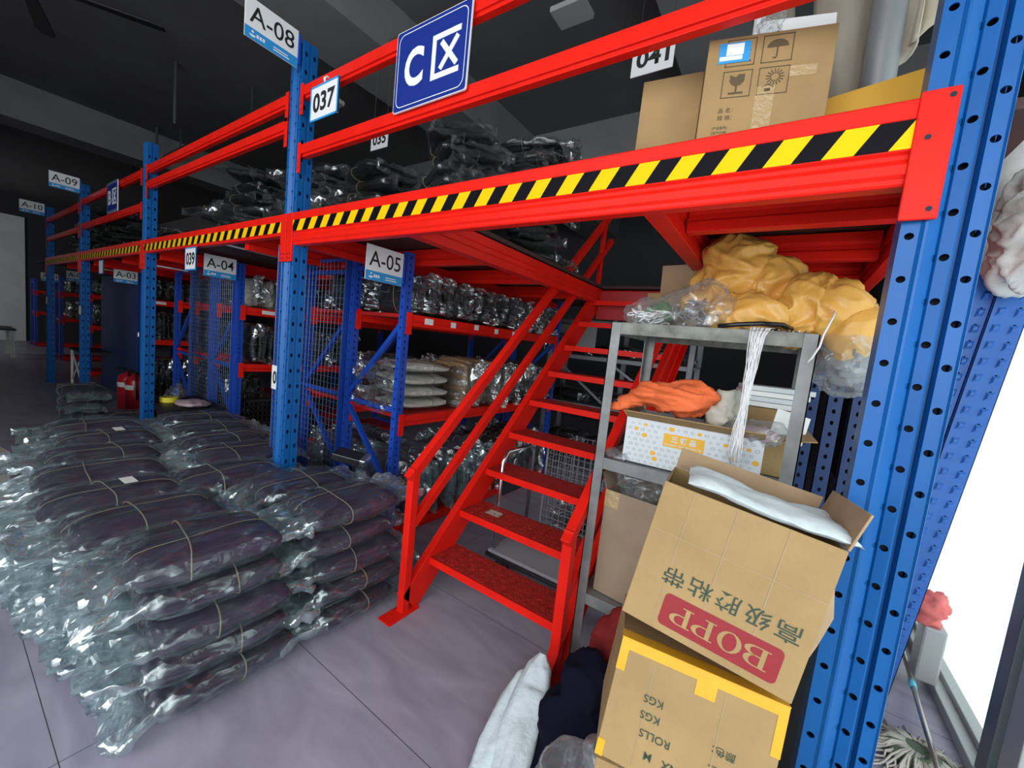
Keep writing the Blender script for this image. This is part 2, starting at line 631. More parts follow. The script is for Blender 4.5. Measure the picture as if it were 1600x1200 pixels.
def ridge(p, seed=0.0):
    return 1 - abs(noise.noise(Vector((p[0] + seed * 7.3, p[1] - seed * 3.1, p[2] + seed * 5.7)))) * 2


def crease(p, seed=0.0):
    """0 in the middle of a facet, 1 on the fold line between two facets"""
    d = noise.voronoi(Vector((p[0] + seed * 3.7, p[1] - seed * 1.9, p[2] + seed * 2.3)))[0]
    return 1 - min(1.0, (d[1] - d[0]) * 1.6)


def sg(v, e):
    return math.copysign(abs(v) ** e, v)


# ------------------------------------------------------------------ blobs: cloth heaps, sacks and bags grown from a few ellipsoids
def blob_mesh(lobes, voxel, amp, freq, seed, floor=None, smooth_it=4, stretch=(1, 1, 1), fine=0.35, sharp=0.0):
    mb = MB()
    for (c, r) in lobes:
        def fn(u, v, c=c, r=r):
            th = PI * (0.001 + 0.998 * u); ph = 2 * PI * v
            return (c[0] + r[0] * math.sin(th) * math.cos(ph), c[1] + r[1] * math.sin(th) * math.sin(ph), c[2] + r[2] * math.cos(th))
        b = len(mb.v)
        mb.grid(17, 24, fn, wrap=True)
        mb.f.append(tuple(b + j for j in range(24))); mb.mi.append(0)
        mb.f.append(tuple(b + 16 * 24 + j for j in reversed(range(24)))); mb.mi.append(0)
    me = bpy.data.meshes.new('tmp')
    me.from_pydata(mb.v, [], mb.f)
    o = bpy.data.objects.new('tmp', me)
    col.objects.link(o)
    md = o.modifiers.new('r', 'REMESH'); md.mode = 'VOXEL'; md.voxel_size = voxel
    sm = o.modifiers.new('s', 'SMOOTH'); sm.factor = 0.6; sm.iterations = smooth_it
    dg = bpy.context.evaluated_depsgraph_get()
    out = bpy.data.meshes.new_from_object(o.evaluated_get(dg))
    bpy.data.objects.remove(o)
    nn = [v.normal.copy() for v in out.vertices]
    for v, n in zip(out.vertices, nn):
        p = Vector((v.co.x * stretch[0], v.co.y * stretch[1], v.co.z * stretch[2]))
        q = p * freq + Vector((noise.noise(p * freq * 0.7), noise.noise(p * freq * 0.7 + Vector((9, 2, 5))), 0)) * 0.8
        d = amp * (ridge(q, seed) ** 3 - 0.35) + amp * fine * (ridge(q * 2.6, seed + 3) ** 2 - 0.4)
        if sharp:
            w = Vector((noise.noise(q * .9), noise.noise(q * .9 + Vector((3, 7, 1))), noise.noise(q * .9 + Vector((8, 1, 4))))) * .5
            c1, c2 = crease(q * .55 + w, seed), crease(q * 1.3 + w * 1.5, seed + 2)
            d = d * (1 - sharp) + sharp * amp * (1.5 * (c1 ** 1.3 - .4) + .55 * (c2 ** 1.3 - .4))
        v.co += n * d
        if floor is not None and v.co.z < floor:
            v.co.z = floor + (v.co.z - floor) * 0.05
    out.polygons.foreach_set('use_smooth', [True] * len(out.polygons))
    return out


def blob(name, m, lobes, voxel=0.012, amp=0.02, freq=9, seed=1, floor=None, parent=None, loc=(0, 0, 0), **k):
    me = blob_mesh(lobes, voxel, amp, freq, seed, floor, **k)
    me.materials.clear()
    me.materials.append(MATS[m])
    return link(name, me, parent, loc)


# ------------------------------------------------------------------ garment bundles
def bundle(seed, fabric, film_m, label, L=0.50, W=0.40, H=0.142, fin=0.16, crumple=1.0, tag_paper=False):
    """flat folded garments in a clear bag, tied with twine; base centre at the origin, long axis along y"""
    rnd = random.Random(seed)
    sx, sy = rnd.uniform(-50, 50), rnd.uniform(-50, 50)
    root = thing('garment_bundle', label, 'garment bundle')
    lean = rnd.uniform(-.02, .02)

    def body(u, v, grow=0.0):
        t = -1 + 2 * u
        y = t * L / 2
        e = max(0.0, 1 - abs(t) ** 4.5) ** 0.6
        hh = (H / 2 + grow) * (0.34 + 0.66 * e)
        ww = (W / 2 + grow) * (0.84 + 0.16 * e)
        a = 2 * PI * v
        x = sg(math.cos(a), 0.6) * ww
        z = sg(math.sin(a), 0.8) * hh
        z += 0.012 * noise.noise(Vector((x * 5 + sx, y * 4 + sy, 0.0))) * (1 if z > 0 else 0.25)
        return x + lean * (z / H) + .012 * noise.noise(Vector((y * 6, z * 12, sx))), y, H / 2 + z, a

    def garments(u, v):
        x, y, z, a = body(u, v, -0.006)
        p = Vector((x * 11 + sx, y * 2.2 + sy, z * 20))
        d = 0.9 * noise.noise(p) + 0.5 * noise.noise(p * 2.1)
        fold = abs(noise.noise(Vector((x * 6 + sy, y * 1.6 + sx, 3.0)))) ** .6
        ca = abs(math.cos(a))
        q = z / 0.027 + 1.3 * noise.noise(Vector((x * 2.5 + sx, y * 3.0, 7.0)))
        lay = 0.011 * (abs(q - math.floor(q) - .5) * 2) ** 2 * ca ** .7
        sgnz = 1 if math.sin(a) >= 0 else -1
        return (x - math.copysign(lay, x) + 0.006 * d * ca * (1 if x > 0 else -1), y + .006 * noise.noise(p * .7),
                z + sgnz * (1 - ca ** 3) * (0.006 * d - 0.012 * (1 - fold)))
    NV = 64
    mb = MB()
    mb.grid(30, NV, garments, wrap=True)
    mb.f.append(tuple(range(NV))); mb.mi.append(0)
    mb.f.append(tuple(reversed(range(29 * NV, 30 * NV)))); mb.mi.append(0)
    mb.build('garments', fabric, root, smooth=True)

    # clear bag: follows the garments, then runs out into crumpled flat ends
    folds = []
    tl = L / 2 + fin
    droop = [rnd.uniform(-0.05, 0.02) for _ in range(2)]
    skew = [rnd.uniform(-0.04, 0.04) for _ in range(2)]
    flen = [rnd.uniform(.72, 1.1) for _ in range(2)]

    def wrap(u, v):
        side = 0 if u < .5 else 1
        y = -tl + 2 * tl * u
        over = max(0.0, (abs(y) - L / 2 * 0.93) / (tl - L / 2 * 0.93))
        uu = min(max((y / (L / 2) + 1) / 2, 0.0), 1.0)
        x, _, z, a = body(uu, v, 0.005)
        if over > 0:
            k = max(0.10, (1 - over) ** 1.1) / .75
            z = H / 2 + (z - H / 2) * k + droop[side] * over ** 1.3 + .030 * over * noise.noise(Vector((x * 9 + sx, side * 5, over * 2 + sy)))
            x = x * (1 + 0.10 * over * noise.noise(Vector((side * 4, sx, sy))) + 0.06 * noise.noise(Vector((y * 9, sx, sy)))) + skew[side] * over
            far = (L / 2 * .93) + (abs(y) - L / 2 * .93) * flen[side] + 0.05 * noise.noise(Vector((x * 6, sx + side * 9, 1.0))) * over
            yy = math.copysign(far, y)
        else:
            yy = y
        am = (0.0045 + 0.024 * min(1, over * 1.5)) * crumple
        p = Vector((x * 11 + sx, yy * 8 + sy, z * 12))
        w = Vector((noise.noise(p * .6), noise.noise(p * .6 + Vector((5, 5, 5))), 0)) * .5
        c1 = crease(p * .8 + w)
        c2 = crease(p * 1.9 + w, 2.0)
        d = am * ((c1 ** 1.5 - 0.35) + 0.5 * (c2 ** 1.5 - 0.35))
        zz = z + d * (1 if math.sin(a) >= 0 else -1) + am * 1.2 * over * noise.noise(p * 0.5)
        xx = x + am * 0.8 * noise.noise(p + Vector((4, 8, 1))) + d * .6 * math.cos(a)
        f = min(0.20, 0.42 * over) + (c1 ** 4) * (0.10 + 0.40 * min(1, over * 2)) + (c2 ** 5) * (.05 + .2 * min(1, over * 2))  # crease terms paint pale highlight streaks, the first term is bunched film
        folds.append(max(0.0, f))
        return (xx, yy, max(zz, -0.002))
    w = MB()
    w.grid(58, 56, wrap, wrap=True)
    wo = w.build('plastic_wrap', film_m, root, smooth=True)
    at = wo.data.attributes.new('fold', 'FLOAT', 'POINT')
    at.data.foreach_set('value', folds)
    # twine once round the girth, once round the length
    tw = MB()
    y0 = rnd.uniform(0.02, 0.08)
    sl = rnd.uniform(-.05, .05)
    ring = []
    for j in range(36):
        x, y, z, a = body(0.5 + y0 / L, j / 36, -0.001)
        ring.append((x, y0 + sl * x / W + .006 * math.sin(a * 2 + sx), z))
    tw.tube(ring, 0.0028, 5, True)
    x0 = rnd.uniform(-0.06, 0.06)
    pts = []
    for j in range(17):
        u = j / 16
        xx = x0 + 0.05 * noise.noise(Vector((u * 2, sx, sy)))
        zt = body(u, 0.25, -.003)[2]
        pts.append((xx, -L / 2 + L * u, zt))
    pts += [(x, y, max(.002, H - z + .004)) for x, y, z in reversed(pts)]
    tw.tube(pts, 0.0018, 5, True)
    tw.build('twine', 'twine', root, smooth=True)
    if tag_paper:
        MB().box(-0.05, 0.05, -.08, -.03, H + 0.012, H + 0.0135).build('paper_tag', 'white_paper', root)
    return root


def retone(src, fabric):
    """the same bundle with garments of another colour"""
    r = dup(src, (0, 0, 0))
    for c in r.children:
        if c.name.startswith('garments'):
            c.data = c.data.copy()
            c.data.materials[0] = MATS[fabric]
    return r

# ================================================================== the room
XL, XR, YF, YB, ZC = -21.0, 0.95, -2.8, 9.0, 4.7
struct('floor', MB().box(XL, XR + 0.05, YF - 3, YB, -0.1, 0.0), 'slate_tiles')
struct('ceiling', MB().box(XL, XR + 0.1, YF, YB, ZC, ZC + 0.15), 'concrete')
mb = MB()
for x0, x1, zb in ((-10.5, -9.95, 4.15), (-4.3, -3.55, 4.25), (-1.2, -0.6, 4.3)):
    mb.box(x0, x1, YF, YB, zb, ZC)
mb.box(XL, XR, 5.2, 5.6, 4.2, ZC)
struct('ceiling_beams', mb, 'concrete_beam')
struct('wall_back', MB().box(XL, XR, YB, YB + 0.15, 0, ZC), 'dark_wall')
struct('wall_left', MB().box(XL - 0.15, XL, YF, YB, 0, ZC), 'dark_wall')
struct('trim_1', MB().box(XL, XL + 0.06, YF, 1.98, 0, 4.0), 'pale_wall')
struct('wall_front', MB().box(XL, -4.2, YF - 0.15, YF, 0, ZC), 'dark_wall')
mb = MB().box(XR - 0.03, XR + 0.12, 5.0, YB, 0, ZC)
mb.box(XR - 0.03, XR + 0.12, YF, 5.0, 3.3, ZC)
struct('wall_right', mb, 'dark_wall')
# glazed shop window on the right
mb = MB().box(XR - 0.07, XR + 0.05, YF, 5.0, 0.0, 0.055)
mb.box(XR - 0.02, XR + 0.03, YF, 5.0, 0.055, 0.085)
w1 = struct('window_1', mb, 'frame_grey', bevel=0.004)
fr = MB()
for y in (-0.2, 2.36, 3.9):
    fr.box(XR - 0.06, XR + 0.03, y, y + 0.09, 0.055, 3.3)
fr.build('window_frame', 'mullion', w1, bevel=0.004)
MB().box(XR - 0.055, XR + 0.02, 2.19, 2.31, 0.055, 3.3).build('window_frame', 'frame_grey', w1, bevel=0.004)
MB().box(XR - 0.012, XR - 0.004, YF, 5.0, 0.06, 3.3).build('glass_pane', 'window_glass', w1)

# ================================================================== mezzanine
POSTS = [0.25, -2.675, -5.60, -8.52, -11.25]
TOPS = [3.6, 3.25, 3.22, 3.19, 3.15]
YP = 1.3
PLAB = ['nearest blue perforated steel post, beside the taped cartons and the window',
        'blue perforated steel post carrying the A-08 sign above the hazard tape',
        'blue perforated post between the A-04 rack and the red extinguishers',
        'blue perforated post carrying the A-09 sign',
        'farthest dark blue post, with the A-10 sign on top']


def post(x, top, label, holes=True):
    t = thing('mezzanine_post', label, 'post', (x, YP + 0.012, 0), group='blue mezzanine posts')
    m = MB()
    prof = [(-.07, .003), (-.038, 0), (-.031, -.006), (-.026, -.006), (-.004, .010), (-.001, .016), (.002, .010), (.023, .002), (.027, .005),
            (.032, .032), (.037, .032), (.041, .004), (.066, .002), (.07, -.003), (.0715, .0), (.0715, .037), (.066, .040), (.066, .046), (.0715, .049), (.0715, .086),
            (-.0715, .086), (-.0715, .003)]
    hol = {0: 0.0, 4: 0.05, 6: 0.05, 11: 0.0, 14: 0.03, 18: 0.03}
    n = len(prof)
    for i in range(n):
        a, b = prof[i], prof[(i + 1) % n]
        if holes and i in hol:
            m.holed(a, b, 0.0, top, 0.1, hol[i], *((0.0085, 0.014) if i in (14, 18) else (0.0088, 0.0085)))
        else:
            m.add([(a[0], a[1], 0), (b[0], b[1], 0), (b[0], b[1], top), (a[0], a[1], top)], [(0, 1, 2, 3)])
    m.build('upright', 'blue_paint', t)
    MB().box(-.068, .068, .02, .084, top - 0.004, top).build('top_cap', 'blue_paint', t)
    MB().box(-.09, .09, -.03, .13, 0, .006).build('foot_plate', 'blue_paint', t)
    MB().box(-.06, .06, .034, .036, 0.01, top - 0.01).build('hole_backing', 'hole_shade', t)  # dark sheet added behind the holes, its colour stands in for shade
    return t


for i, x in enumerate(POSTS):
    post(x, TOPS[i], PLAB[i])

# front beams with the hazard tape
BLAB = ['nearest red deck beam with bold hazard tape, over the staircase', 'red deck beam with hazard tape between the A-08 post and the next post',
        'red deck beam with hazard tape under the white letter B sign', 'dark red deck beam at the far end, taped in black and yellow']
for i in range(4):
    xa, xb = POSTS[i + 1], POSTS[i]
    L = xb - xa
    t = thing('deck_beam', BLAB[i], 'beam', (xa, YP, 0), group='red front beams of the mezzanine')
    prof = [(.055, 2.26), (.004, 2.26), (0, 2.255), (0, 2.215), (.0015, 2.213), (.0015, 2.145), (.012, 2.138), (.012, 2.126), (.003, 2.116), (.003, 2.092), (.010, 2.083),
            (.010, 2.072), (.014, 2.066), (.055, 2.066)]
    x0, x1 = (0.076 if i < 3 else 0), L - 0.076
    if i:
        prof = [(.055, 2.26), (.004, 2.26), (0, 2.255), (0, 2.215), (.0015, 2.213), (.0015, 2.145), (.006, 2.138), (.006, 2.128), (.055, 2.128)]
    m = MB().prism([(y, z) for y, z in prof], x0 - 0.012, x1 + 0.012, 'yz')
    m.build('beam', 'red_paint', t, bevel=0.0025)
    MB().box(0.0 if i else 0.004, L - (0.076 if i == 0 else 0), -0.0012, 0.0014, 2.147, 2.212).build('hazard_tape', 'hazard_stripes', t)
    for k, cx in enumerate((0.038, L - 0.038)):
        if i == 0 and k == 1:
            pl = MB()
            pl.box(cx - 0.045, cx + 0.022, -0.006, 0.004, 1.982, 2.268)
            b = pl.build('end_plate', 'red_paint', t, bevel=0.003)
            h = MB()
            for hx, hz in ((cx + 0.008, 2.25), (cx - 0.02, 2.165), (cx + 0.005, 2.005)):
                h.prism([(hx + 0.006 * math.cos(a * PI / 6), hz + 0.006 * math.sin(a * PI / 6)) for a in range(12)], -0.0068, -0.004)
            h.build('bolt_hole_disc', 'hole_shade', b)  # dark discs on the plate, shade of the bolt holes as colour
        else:
            pl = MB().box(cx - 0.034, cx + 0.034, -0.004, 0.008, 1.965, 2.258)
            b = pl.build('end_plate', 'red_paint', t, bevel=0.003)
            h = MB()
            for hx, hz in ((cx - 0.012, 2.012), (cx - 0.012, 1.985), (cx + 0.018, 2.012), (cx + 0.018, 1.985)):
                h.prism([(hx + 0.006 * math.cos(a * PI / 6), hz + 0.006 * math.sin(a * PI / 6)) for a in range(12)], -0.0048, -0.002)
            h.build('bolt_hole_disc', 'hole_shade', b)  # dark discs again, hole shade put into the colour

# guard rails
rails = [(0, 2.99, 'upper red guard rail behind the white-on-blue C sign'), (0, 2.655, 'lower red guard rail under the white-on-blue C sign'),
         (1, 2.985, 'upper red guard rail running left from the A-08 post'), (1, 2.835, 'lower red guard rail running left from the A-08 post'),
         (2, 2.975, 'upper red guard rail behind the letter B sign'), (2, 2.64, 'lower red guard rail under the letter B sign'),
         (3, 2.95, 'upper dark red guard rail at the far end by the A-10 sign'), (3, 2.62, 'lower dark red guard rail at the far end by the A-10 sign')]
for i, z, lab in rails:
    xa, xb = POSTS[i + 1] + 0.073, POSTS[i] - 0.073
    L = xb - xa
    t = thing('guard_rail', lab, 'rail', (xa, YP + 0.01, z), group='red guard rails above the deck')
    MB().prism([(0, 0), (.045, 0), (.045, -.068), (.012, -.068), (.012, -.054), (0, -.054)], 0.004, L - 0.004, 'yz').build('rail', 'red_paint', t, bevel=0.002)
    for cx in (-0.004, L - 0.03):
        p = MB().box(cx, cx + 0.034, -0.006, 0.0, -0.165, 0.01).build('end_bracket', 'red_paint', t, bevel=0.002)
        h = MB()
        for hz in (-0.10, -0.135):
            h.prism([(cx + 0.017 + 0.005 * math.cos(a * PI / 5), hz + 0.005 * math.sin(a * PI / 5)) for a in range(10)], -0.0066, -0.004)
        h.build('bolt_hole_disc', 'hole_shade', p)  # bracket holes as dark discs, their shade painted

# deck boards with the stair opening
mb = MB()
mb.box(-12.8, -1.56, YP + .06, 5.2, 2.225, 2.25)
mb.box(-0.46, 0.40, YP + .06, 5.2, 2.225, 2.25)
mb.box(-1.56, -0.46, 3.72, 5.2, 2.225, 2.25)
struct('floor_mezzanine', mb, 'deck_board')


def joist(a, b, lab, m='red_paint', w=0.05, h=0.19, top=2.215):
    a, b = Vector((*a, 0)), Vector((*b, 0))
    d = b - a
    L = d.length
    ang = math.atan2(d.y, d.x)
    prof = [(-w / 2, 0), (w / 2, 0), (w / 2, -h * .36), (w / 2 - .008, -h * .40), (w / 2 - .008, -h * .62), (w / 2, -h * .66), (w / 2, -h), (-w / 2, -h),
            (-w / 2, -h * .66), (-w / 2 + .008, -h * .62), (-w / 2 + .008, -h * .40), (-w / 2, -h * .36)]
    o = MB().prism(prof, 0, L, 'yz').build('floor_joist', m, None, loc=(a.x, a.y, top), rot=(0, 0, ang), bevel=0.003)
    return tag(o, lab, 'joist', 'red joists under the deck')


joist((-1.60, 1.37), (-1.60, 5.1), 'deep red joist along the left side of the stair opening', w=0.07, h=0.14)
joist((-0.43, 1.37), (-0.43, 5.1), 'deep red joist along the right side of the stair opening', w=0.07, h=0.14)
joist((0.285, 1.42), (0.285, 5.1), 'red edge joist ending at the post beside the window', 'red_paint', w=0.05, h=0.14)
for k, y in enumerate((1.70, 2.22, 2.74, 3.26, 3.8)):
    joist((-0.39, y), (0.25, y), ['nearest', 'second', 'third', 'fourth', 'deepest'][k] + ' red cross joist above the golden cloth, right of the stair opening', 'red_paint', h=0.115)
for k, y in enumerate((2.1, 2.8, 3.6)):
    joist((-3.3, y), (-1.65, y), ['nearest', 'middle', 'deepest'][k] + ' red cross joist above the A-05 rack', 'red_paint', h=0.115)
joist((-3.4, 1.37), (-3.4, 5.1), 'deep red joist above the mesh left of the A-05 rack', w=0.06, h=0.13)
joist((-1.56, 3.80), (-0.47, 3.80), 'red header joist across the top of the staircase', w=0.06, h=0.13)
for k, x in enumerate((-2.72, -5.5, -6.9, -8.35, -10.2)):
    joist((x, 1.42), (x, 5.1), 'red joist ' + ['just behind the A-08 post', 'behind the A-04 sign', 'left of the A-04 rack', 'above the A-03 rack', 'above the far racks'][k], 'red_paint', w=0.06, h=0.13)
for k, (xa, xb, y) in enumerate(((-5.45, -2.77, 2.6), (-6.85, -5.55, 2.2), (-8.3, -6.95, 2.2))):
    joist((xa, y), (xb, y), 'red cross joist ' + ['left of the A-08 post', 'above the A-04 mesh', 'above the A-03 sign'][k], 'red_paint', h=0.115)

# conduit lamps clipped under the deck edge
for k, (x, y, z, lab) in enumerate(((-4.2, 1.50, 2.205, 'thin white lamp tube under the deck left of the A-08 post'), (-6.5, 1.64, 2.095, 'thin white lamp tube under the deck left of the 039 sign'), (-9.1, 1.64, 2.095, 'thin white lamp tube under the far deck bay'))):
    t = thing('lamp_tube', lab, 'lamp', (x, y, z), group='lamp tubes under the deck')
    MB().tube([(0, 0, 0), (-.03, 0.55, -0.005)], 0.009, 8).build('tube', 'white_board', t, smooth=True)
    MB().box(-.012, .012, -.03, 0, -.012, 2.224 - z).build('end_clip', 'white_board', t)
    MB().box(-.042, -.018, .55, .58, -.016, 2.224 - z).build('end_clip', 'white_board', t)

# ================================================================== the staircase
SX0, SX1 = -1.62, -0.69
ST = thing('steel_staircase', 'red steel open-riser staircase climbing to the mezzanine', 'staircase', (0, 0, 0))


def chan(y0, z0, y1, z1, x, w, h, inward):
    """channel-section bar in the plane x = const"""
    a, b = Vector((x, y0, z0)), Vector((x, y1, z1))
    d = (b - a).normalized()
    up = Vector((1, 0, 0)).cross(d)
    L = (b - a).length
    m = Matrix((Vector((1, 0, 0)), d, up)).transposed().to_4x4()
    m.translation = a
    s = inward
    prof = [(-s * w / 2, -h / 2), (s * w / 2, -h / 2), (s * w / 2, -h / 2 + .012), (-s * w / 2 + s * .012, -h / 2 + .018), (-s * w / 2 + s * .012, -h * .1), (-s * w / 2 + s * .004, -h * .07),
            (-s * w / 2 + s * .004, h * .07), (-s * w / 2 + s * .012, h * .1), (-s * w / 2 + s * .012, h / 2 - .018), (s * w / 2, h / 2 - .012), (s * w / 2, h / 2), (-s * w / 2, h / 2)]
    return MB().prism(prof, 0, L, 'xz', m)


SL = 0.95          # rise over run of the flight
def zline(y, z0, y0): return z0 + (y - y0) * SL
for x, inn in ((SX0, -1), (SX1, 1)):
    chan(1.56, 0.05, 3.72, 0.05 + 2.16 * SL, x, 0.05, 0.17, inn).build('stringer', 'red_paint', ST, bevel=0.002)
    MB().box(x - .05, x + .05, 1.40, 1.62, 0, .008).build('foot_plate', 'red_paint', ST, bevel=0.002)
for i in range(9):
    z = 0.275 + 0.2275 * i
    y = 1.70 + 0.2395 * i
    m = MB()
    m.box(SX0 + .02, SX1 - .02, y, y + 0.235, z - 0.006, z)
    tr = m.build('tread', 'red_worn', ST)
    MB().box(SX0 + .02, SX1 - .02, y - .004, y + .002, z - 0.042, z + .001).build('nosing', 'red_paint', tr, bevel=0.001)
    if i < 2:
        dm = MB()
        for a in range(22):
            for b in range(5):
                q = Matrix.Translation((SX0 + .06 + a * .039, y + .03 + b * .042, z + .0008)) @ Matrix.Rotation(R(45 if (a + b) % 2 else -45), 4, 'Z')
                dm.box(-.011, .011, -.003, .003, -.001, .0012, q)
        o = dm.build('checker_pattern', 'red_worn', tr)
    if i == 1:
        o = MB().box(SX0 + .16, SX0 + .26, y + .09, y + .16, z + .001, z + .0018).build('paper_label', 'beige_cloth', tr)
        o['label'] = 'small worn paper label on the second tread'
# left handrail
for x, ztop in ((SX0, 0.84),):
    MB().bar((x, 1.535, 0), (x, 1.535, 0.86), .05, .05, (0, 1, 0)).build('newel_post', 'red_paint', ST, bevel=0.004)
    MB().bar((x, 1.50, .80), (x, 3.95, .80 + 2.45 * .92), .048, .055, (0, 0, 1)).build('handrail', 'red_paint', ST, bevel=0.003)
    MB().bar((x, 1.56, .53), (x, 3.95, .53 + 2.39 * .925), .042, .05, (0, 0, 1)).build('mid_rail', 'red_paint', ST, bevel=0.003)
    MB().bar((x, 3.74, 2.15), (x, 3.74, 2.95), .04, .04, (0, 1, 0)).build('top_post', 'red_paint', ST, bevel=0.003)
x = SX1
MB().bar((x, 1.635, 0), (x, 1.635, 0.80), .05, .05, (0, 1, 0)).build('newel_post', 'red_paint', ST, bevel=0.004)
MB().bar((x, 1.60, .74), (x, 3.95, .74 + 2.35 * .92), .048, .055, (0, 0, 1)).build('handrail', 'red_paint', ST, bevel=0.003)
MB().bar((x, 1.66, .47), (x, 3.95, .47 + 2.29 * .925), .042, .05, (0, 0, 1)).build('mid_rail', 'red_paint', ST, bevel=0.003)
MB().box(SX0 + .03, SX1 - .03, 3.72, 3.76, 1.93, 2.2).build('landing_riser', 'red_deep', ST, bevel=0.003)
MB().bar((SX0, 2.98, .80 + 1.48 * .92), (SX0, 3.06, .80 + 1.56 * .92), .0496, .0566).build('sticker', 'white_paper', ST)

# ================================================================== storage racks under the deck
def slot_upright(mb, x, y, top, w=0.065, d=0.05):
    """rack upright, slots down the +x face and the front"""
    hx = d / 2
    z0 = 0
    mb.holed((x - hx, y), (x + hx, y), z0, top, 0.075, 0.02, .006, .012)
    mb.holed((x + hx, y), (x + hx, y + w), z0, top, 0.05, 0.01, .006, .013)
    mb.add([(x + hx, y + w, z0), (x - hx, y + w, z0), (x - hx, y + w, top), (x + hx, y + w, top)], [(0, 1, 2, 3)])
    mb.add([(x - hx, y + w, z0), (x - hx, y, z0), (x - hx, y, top), (x - hx, y + w, top)], [(0, 1, 2, 3)])
    mb.add([(x - hx, y, top), (x + hx, y, top), (x + hx, y + w, top), (x - hx, y + w, top)], [(0, 1, 2, 3)])


def rack(label, x0, x1, y0, y1, top, shelves, mesh=None, brace=True, panel=False, notes=True):
    t = thing('storage_rack', label, 'rack', (0, 0, 0), group='blue racks under the deck')
    for x in (x0, x1):
        for y in (y0, y1):
            m = MB()
            slot_upright(m, x, y, top)
            m.build('upright', 'blue_rack', t)
    for y in (y0 + .03, y1 + .03):
        if y > y0 + 1 and x0 < -6:
            continue
        bars = [(z, z) for z in (0.12, 1.02, top - .1)] + ([(1.06, 1.68), (.98, .36)] if brace else [])
        for za, zb in bars:
            MB().bar((x0, y, za), (x1, y, zb), .03, .035, (0, 0, 1)).build('frame_brace', 'blue_rack', t)
    for z in shelves:
        for x in (x0, x1):
            b = MB().prism([(x - .022, z), (x + .022, z), (x + .022, z - .05), (x + .014, z - .055), (x + .014, z - .085), (x - .022, z - .085)], y0 + .066, y1 - .002, 'xz').build('shelf_beam', 'red_paint', t, bevel=0.002)
            for ye in (y0 + .062, y1 - .01):
                MB().box(x + .023, x + .03, ye - .03, ye + .02, z - .15, z + .012).build('beam_connector', 'red_paint', b, bevel=0.001)
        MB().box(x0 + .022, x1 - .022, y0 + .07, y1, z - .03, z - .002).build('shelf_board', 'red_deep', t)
    return t


def mesh_panel(label, x0, x1, y, z0, z1, mid=None):
    t = thing('wire_mesh_panel', label, 'mesh panel', (0, y, 0), group='blue wire mesh panels')
    m = MB()
    n = int((x1 - x0) / .05)
    for i in range(n + 1):
        x = x0 + (x1 - x0) * i / n
        m.tube([(x, 0, z0), (x, 0, z1)], .0021, 4)
    n = int((z1 - z0) / .05)
    for i in range(n + 1):
        z = z0 + (z1 - z0) * i / n
        m.tube([(x0, .004, z), (x1, .004, z)], .0021, 4)
    m.build('wire_grid', 'wire_grey', t)
    f = MB()
    for x in [x0, x1] + ([mid] if mid else []):
        f.box(x - .012, x + .012, .006, .03, z0, z1)
    for z in (z0, 1.05, z1):
        f.box(x0, x1, .006, .028, z - .012, z + .012)
    f.build('panel_frame', 'blue_rack', t)
    return t


RY = 1.95
SH = (1.74, 0.98, 0.10)
rack('blue A-05 rack with red shelves of wrapped bundles beside the staircase', -2.93, -2.325, RY, 4.3, 2.17, SH)
rack('blue rack behind the wire mesh, back to back with the A-05 rack', -3.66, -3.05, RY + .04, 4.3, 2.15, SH)
mesh_panel('wire mesh panel between the A-08 post and the A-05 rack', -3.68, -2.99, RY - .03, .05, 2.13)
rack('blue A-04 rack behind the wide wire mesh panel', -5.65, -5.02, RY, 4.3, 2.16, (1.70, 1.06, .10))
rack('blue rack with diagonal braces at the left of the A-04 mesh', -6.93, -6.33, RY, 4.3, 2.19, (1.70, 1.06, .10))
mesh_panel('narrow wire mesh strip close beside the A-08 post', -3.04, -2.84, 1.43, .05, 2.12)
mesh_panel('wide wire mesh panel under the A-04 sign', -6.28, -5.06, RY - .03, .05, 2.12, mid=-5.67)
rack('dark blue A-03 rack behind the red extinguishers', -9.2, -8.55, RY, 4.3, 2.16, (1.70, 1.06, .10), brace=False)
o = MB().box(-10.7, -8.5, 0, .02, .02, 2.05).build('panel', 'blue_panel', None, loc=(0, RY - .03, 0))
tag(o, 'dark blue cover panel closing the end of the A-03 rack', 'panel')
rack('far dark rack under the A-02 sign', -12.6, -12.0, RY, 4.3, 2.12, (1.70, 1.06, .10), brace=False)
rack('farthest dark rack under the A-01 sign', -15.6, -15.0, RY, 4.3, 2.1, (1.70, 1.06, .10), brace=False)

# small paper notes on the red shelf edges
for k, (y, z) in enumerate(((2.16, 1.70), (2.45, 1.70), (2.75, 1.71), (3.05, 1.70), (3.35, 1.70))):
    o = MB().box(-2.3015, -2.3005, y, y + (.09 if k == 0 else .06), z - .02, z + .025).build('shelf_note', 'white_paper')
    tag(o, ['largest white paper note on the A-05 top shelf edge', 'second paper note from the A-05 upright on the top shelf edge', 'third paper note from the A-05 upright on the top shelf edge',
            'fourth paper note from the A-05 upright on the top shelf edge', 'fifth paper note from the A-05 upright on the top shelf edge'][k], 'note', 'paper notes on the shelf edge')
for k, (x, y, z) in enumerate(((-4.996, 2.2, 1.66), (-8.526, 2.15, 1.66))):
    o = MB().box(x, x + .001, y, y + .14, z - .02, z + .02).build('shelf_note', 'white_paper')
    tag(o, ['paper note on the shelf edge of the A-04 rack', 'long paper note on the shelf edge left of the A-04 mesh'][k], 'note')

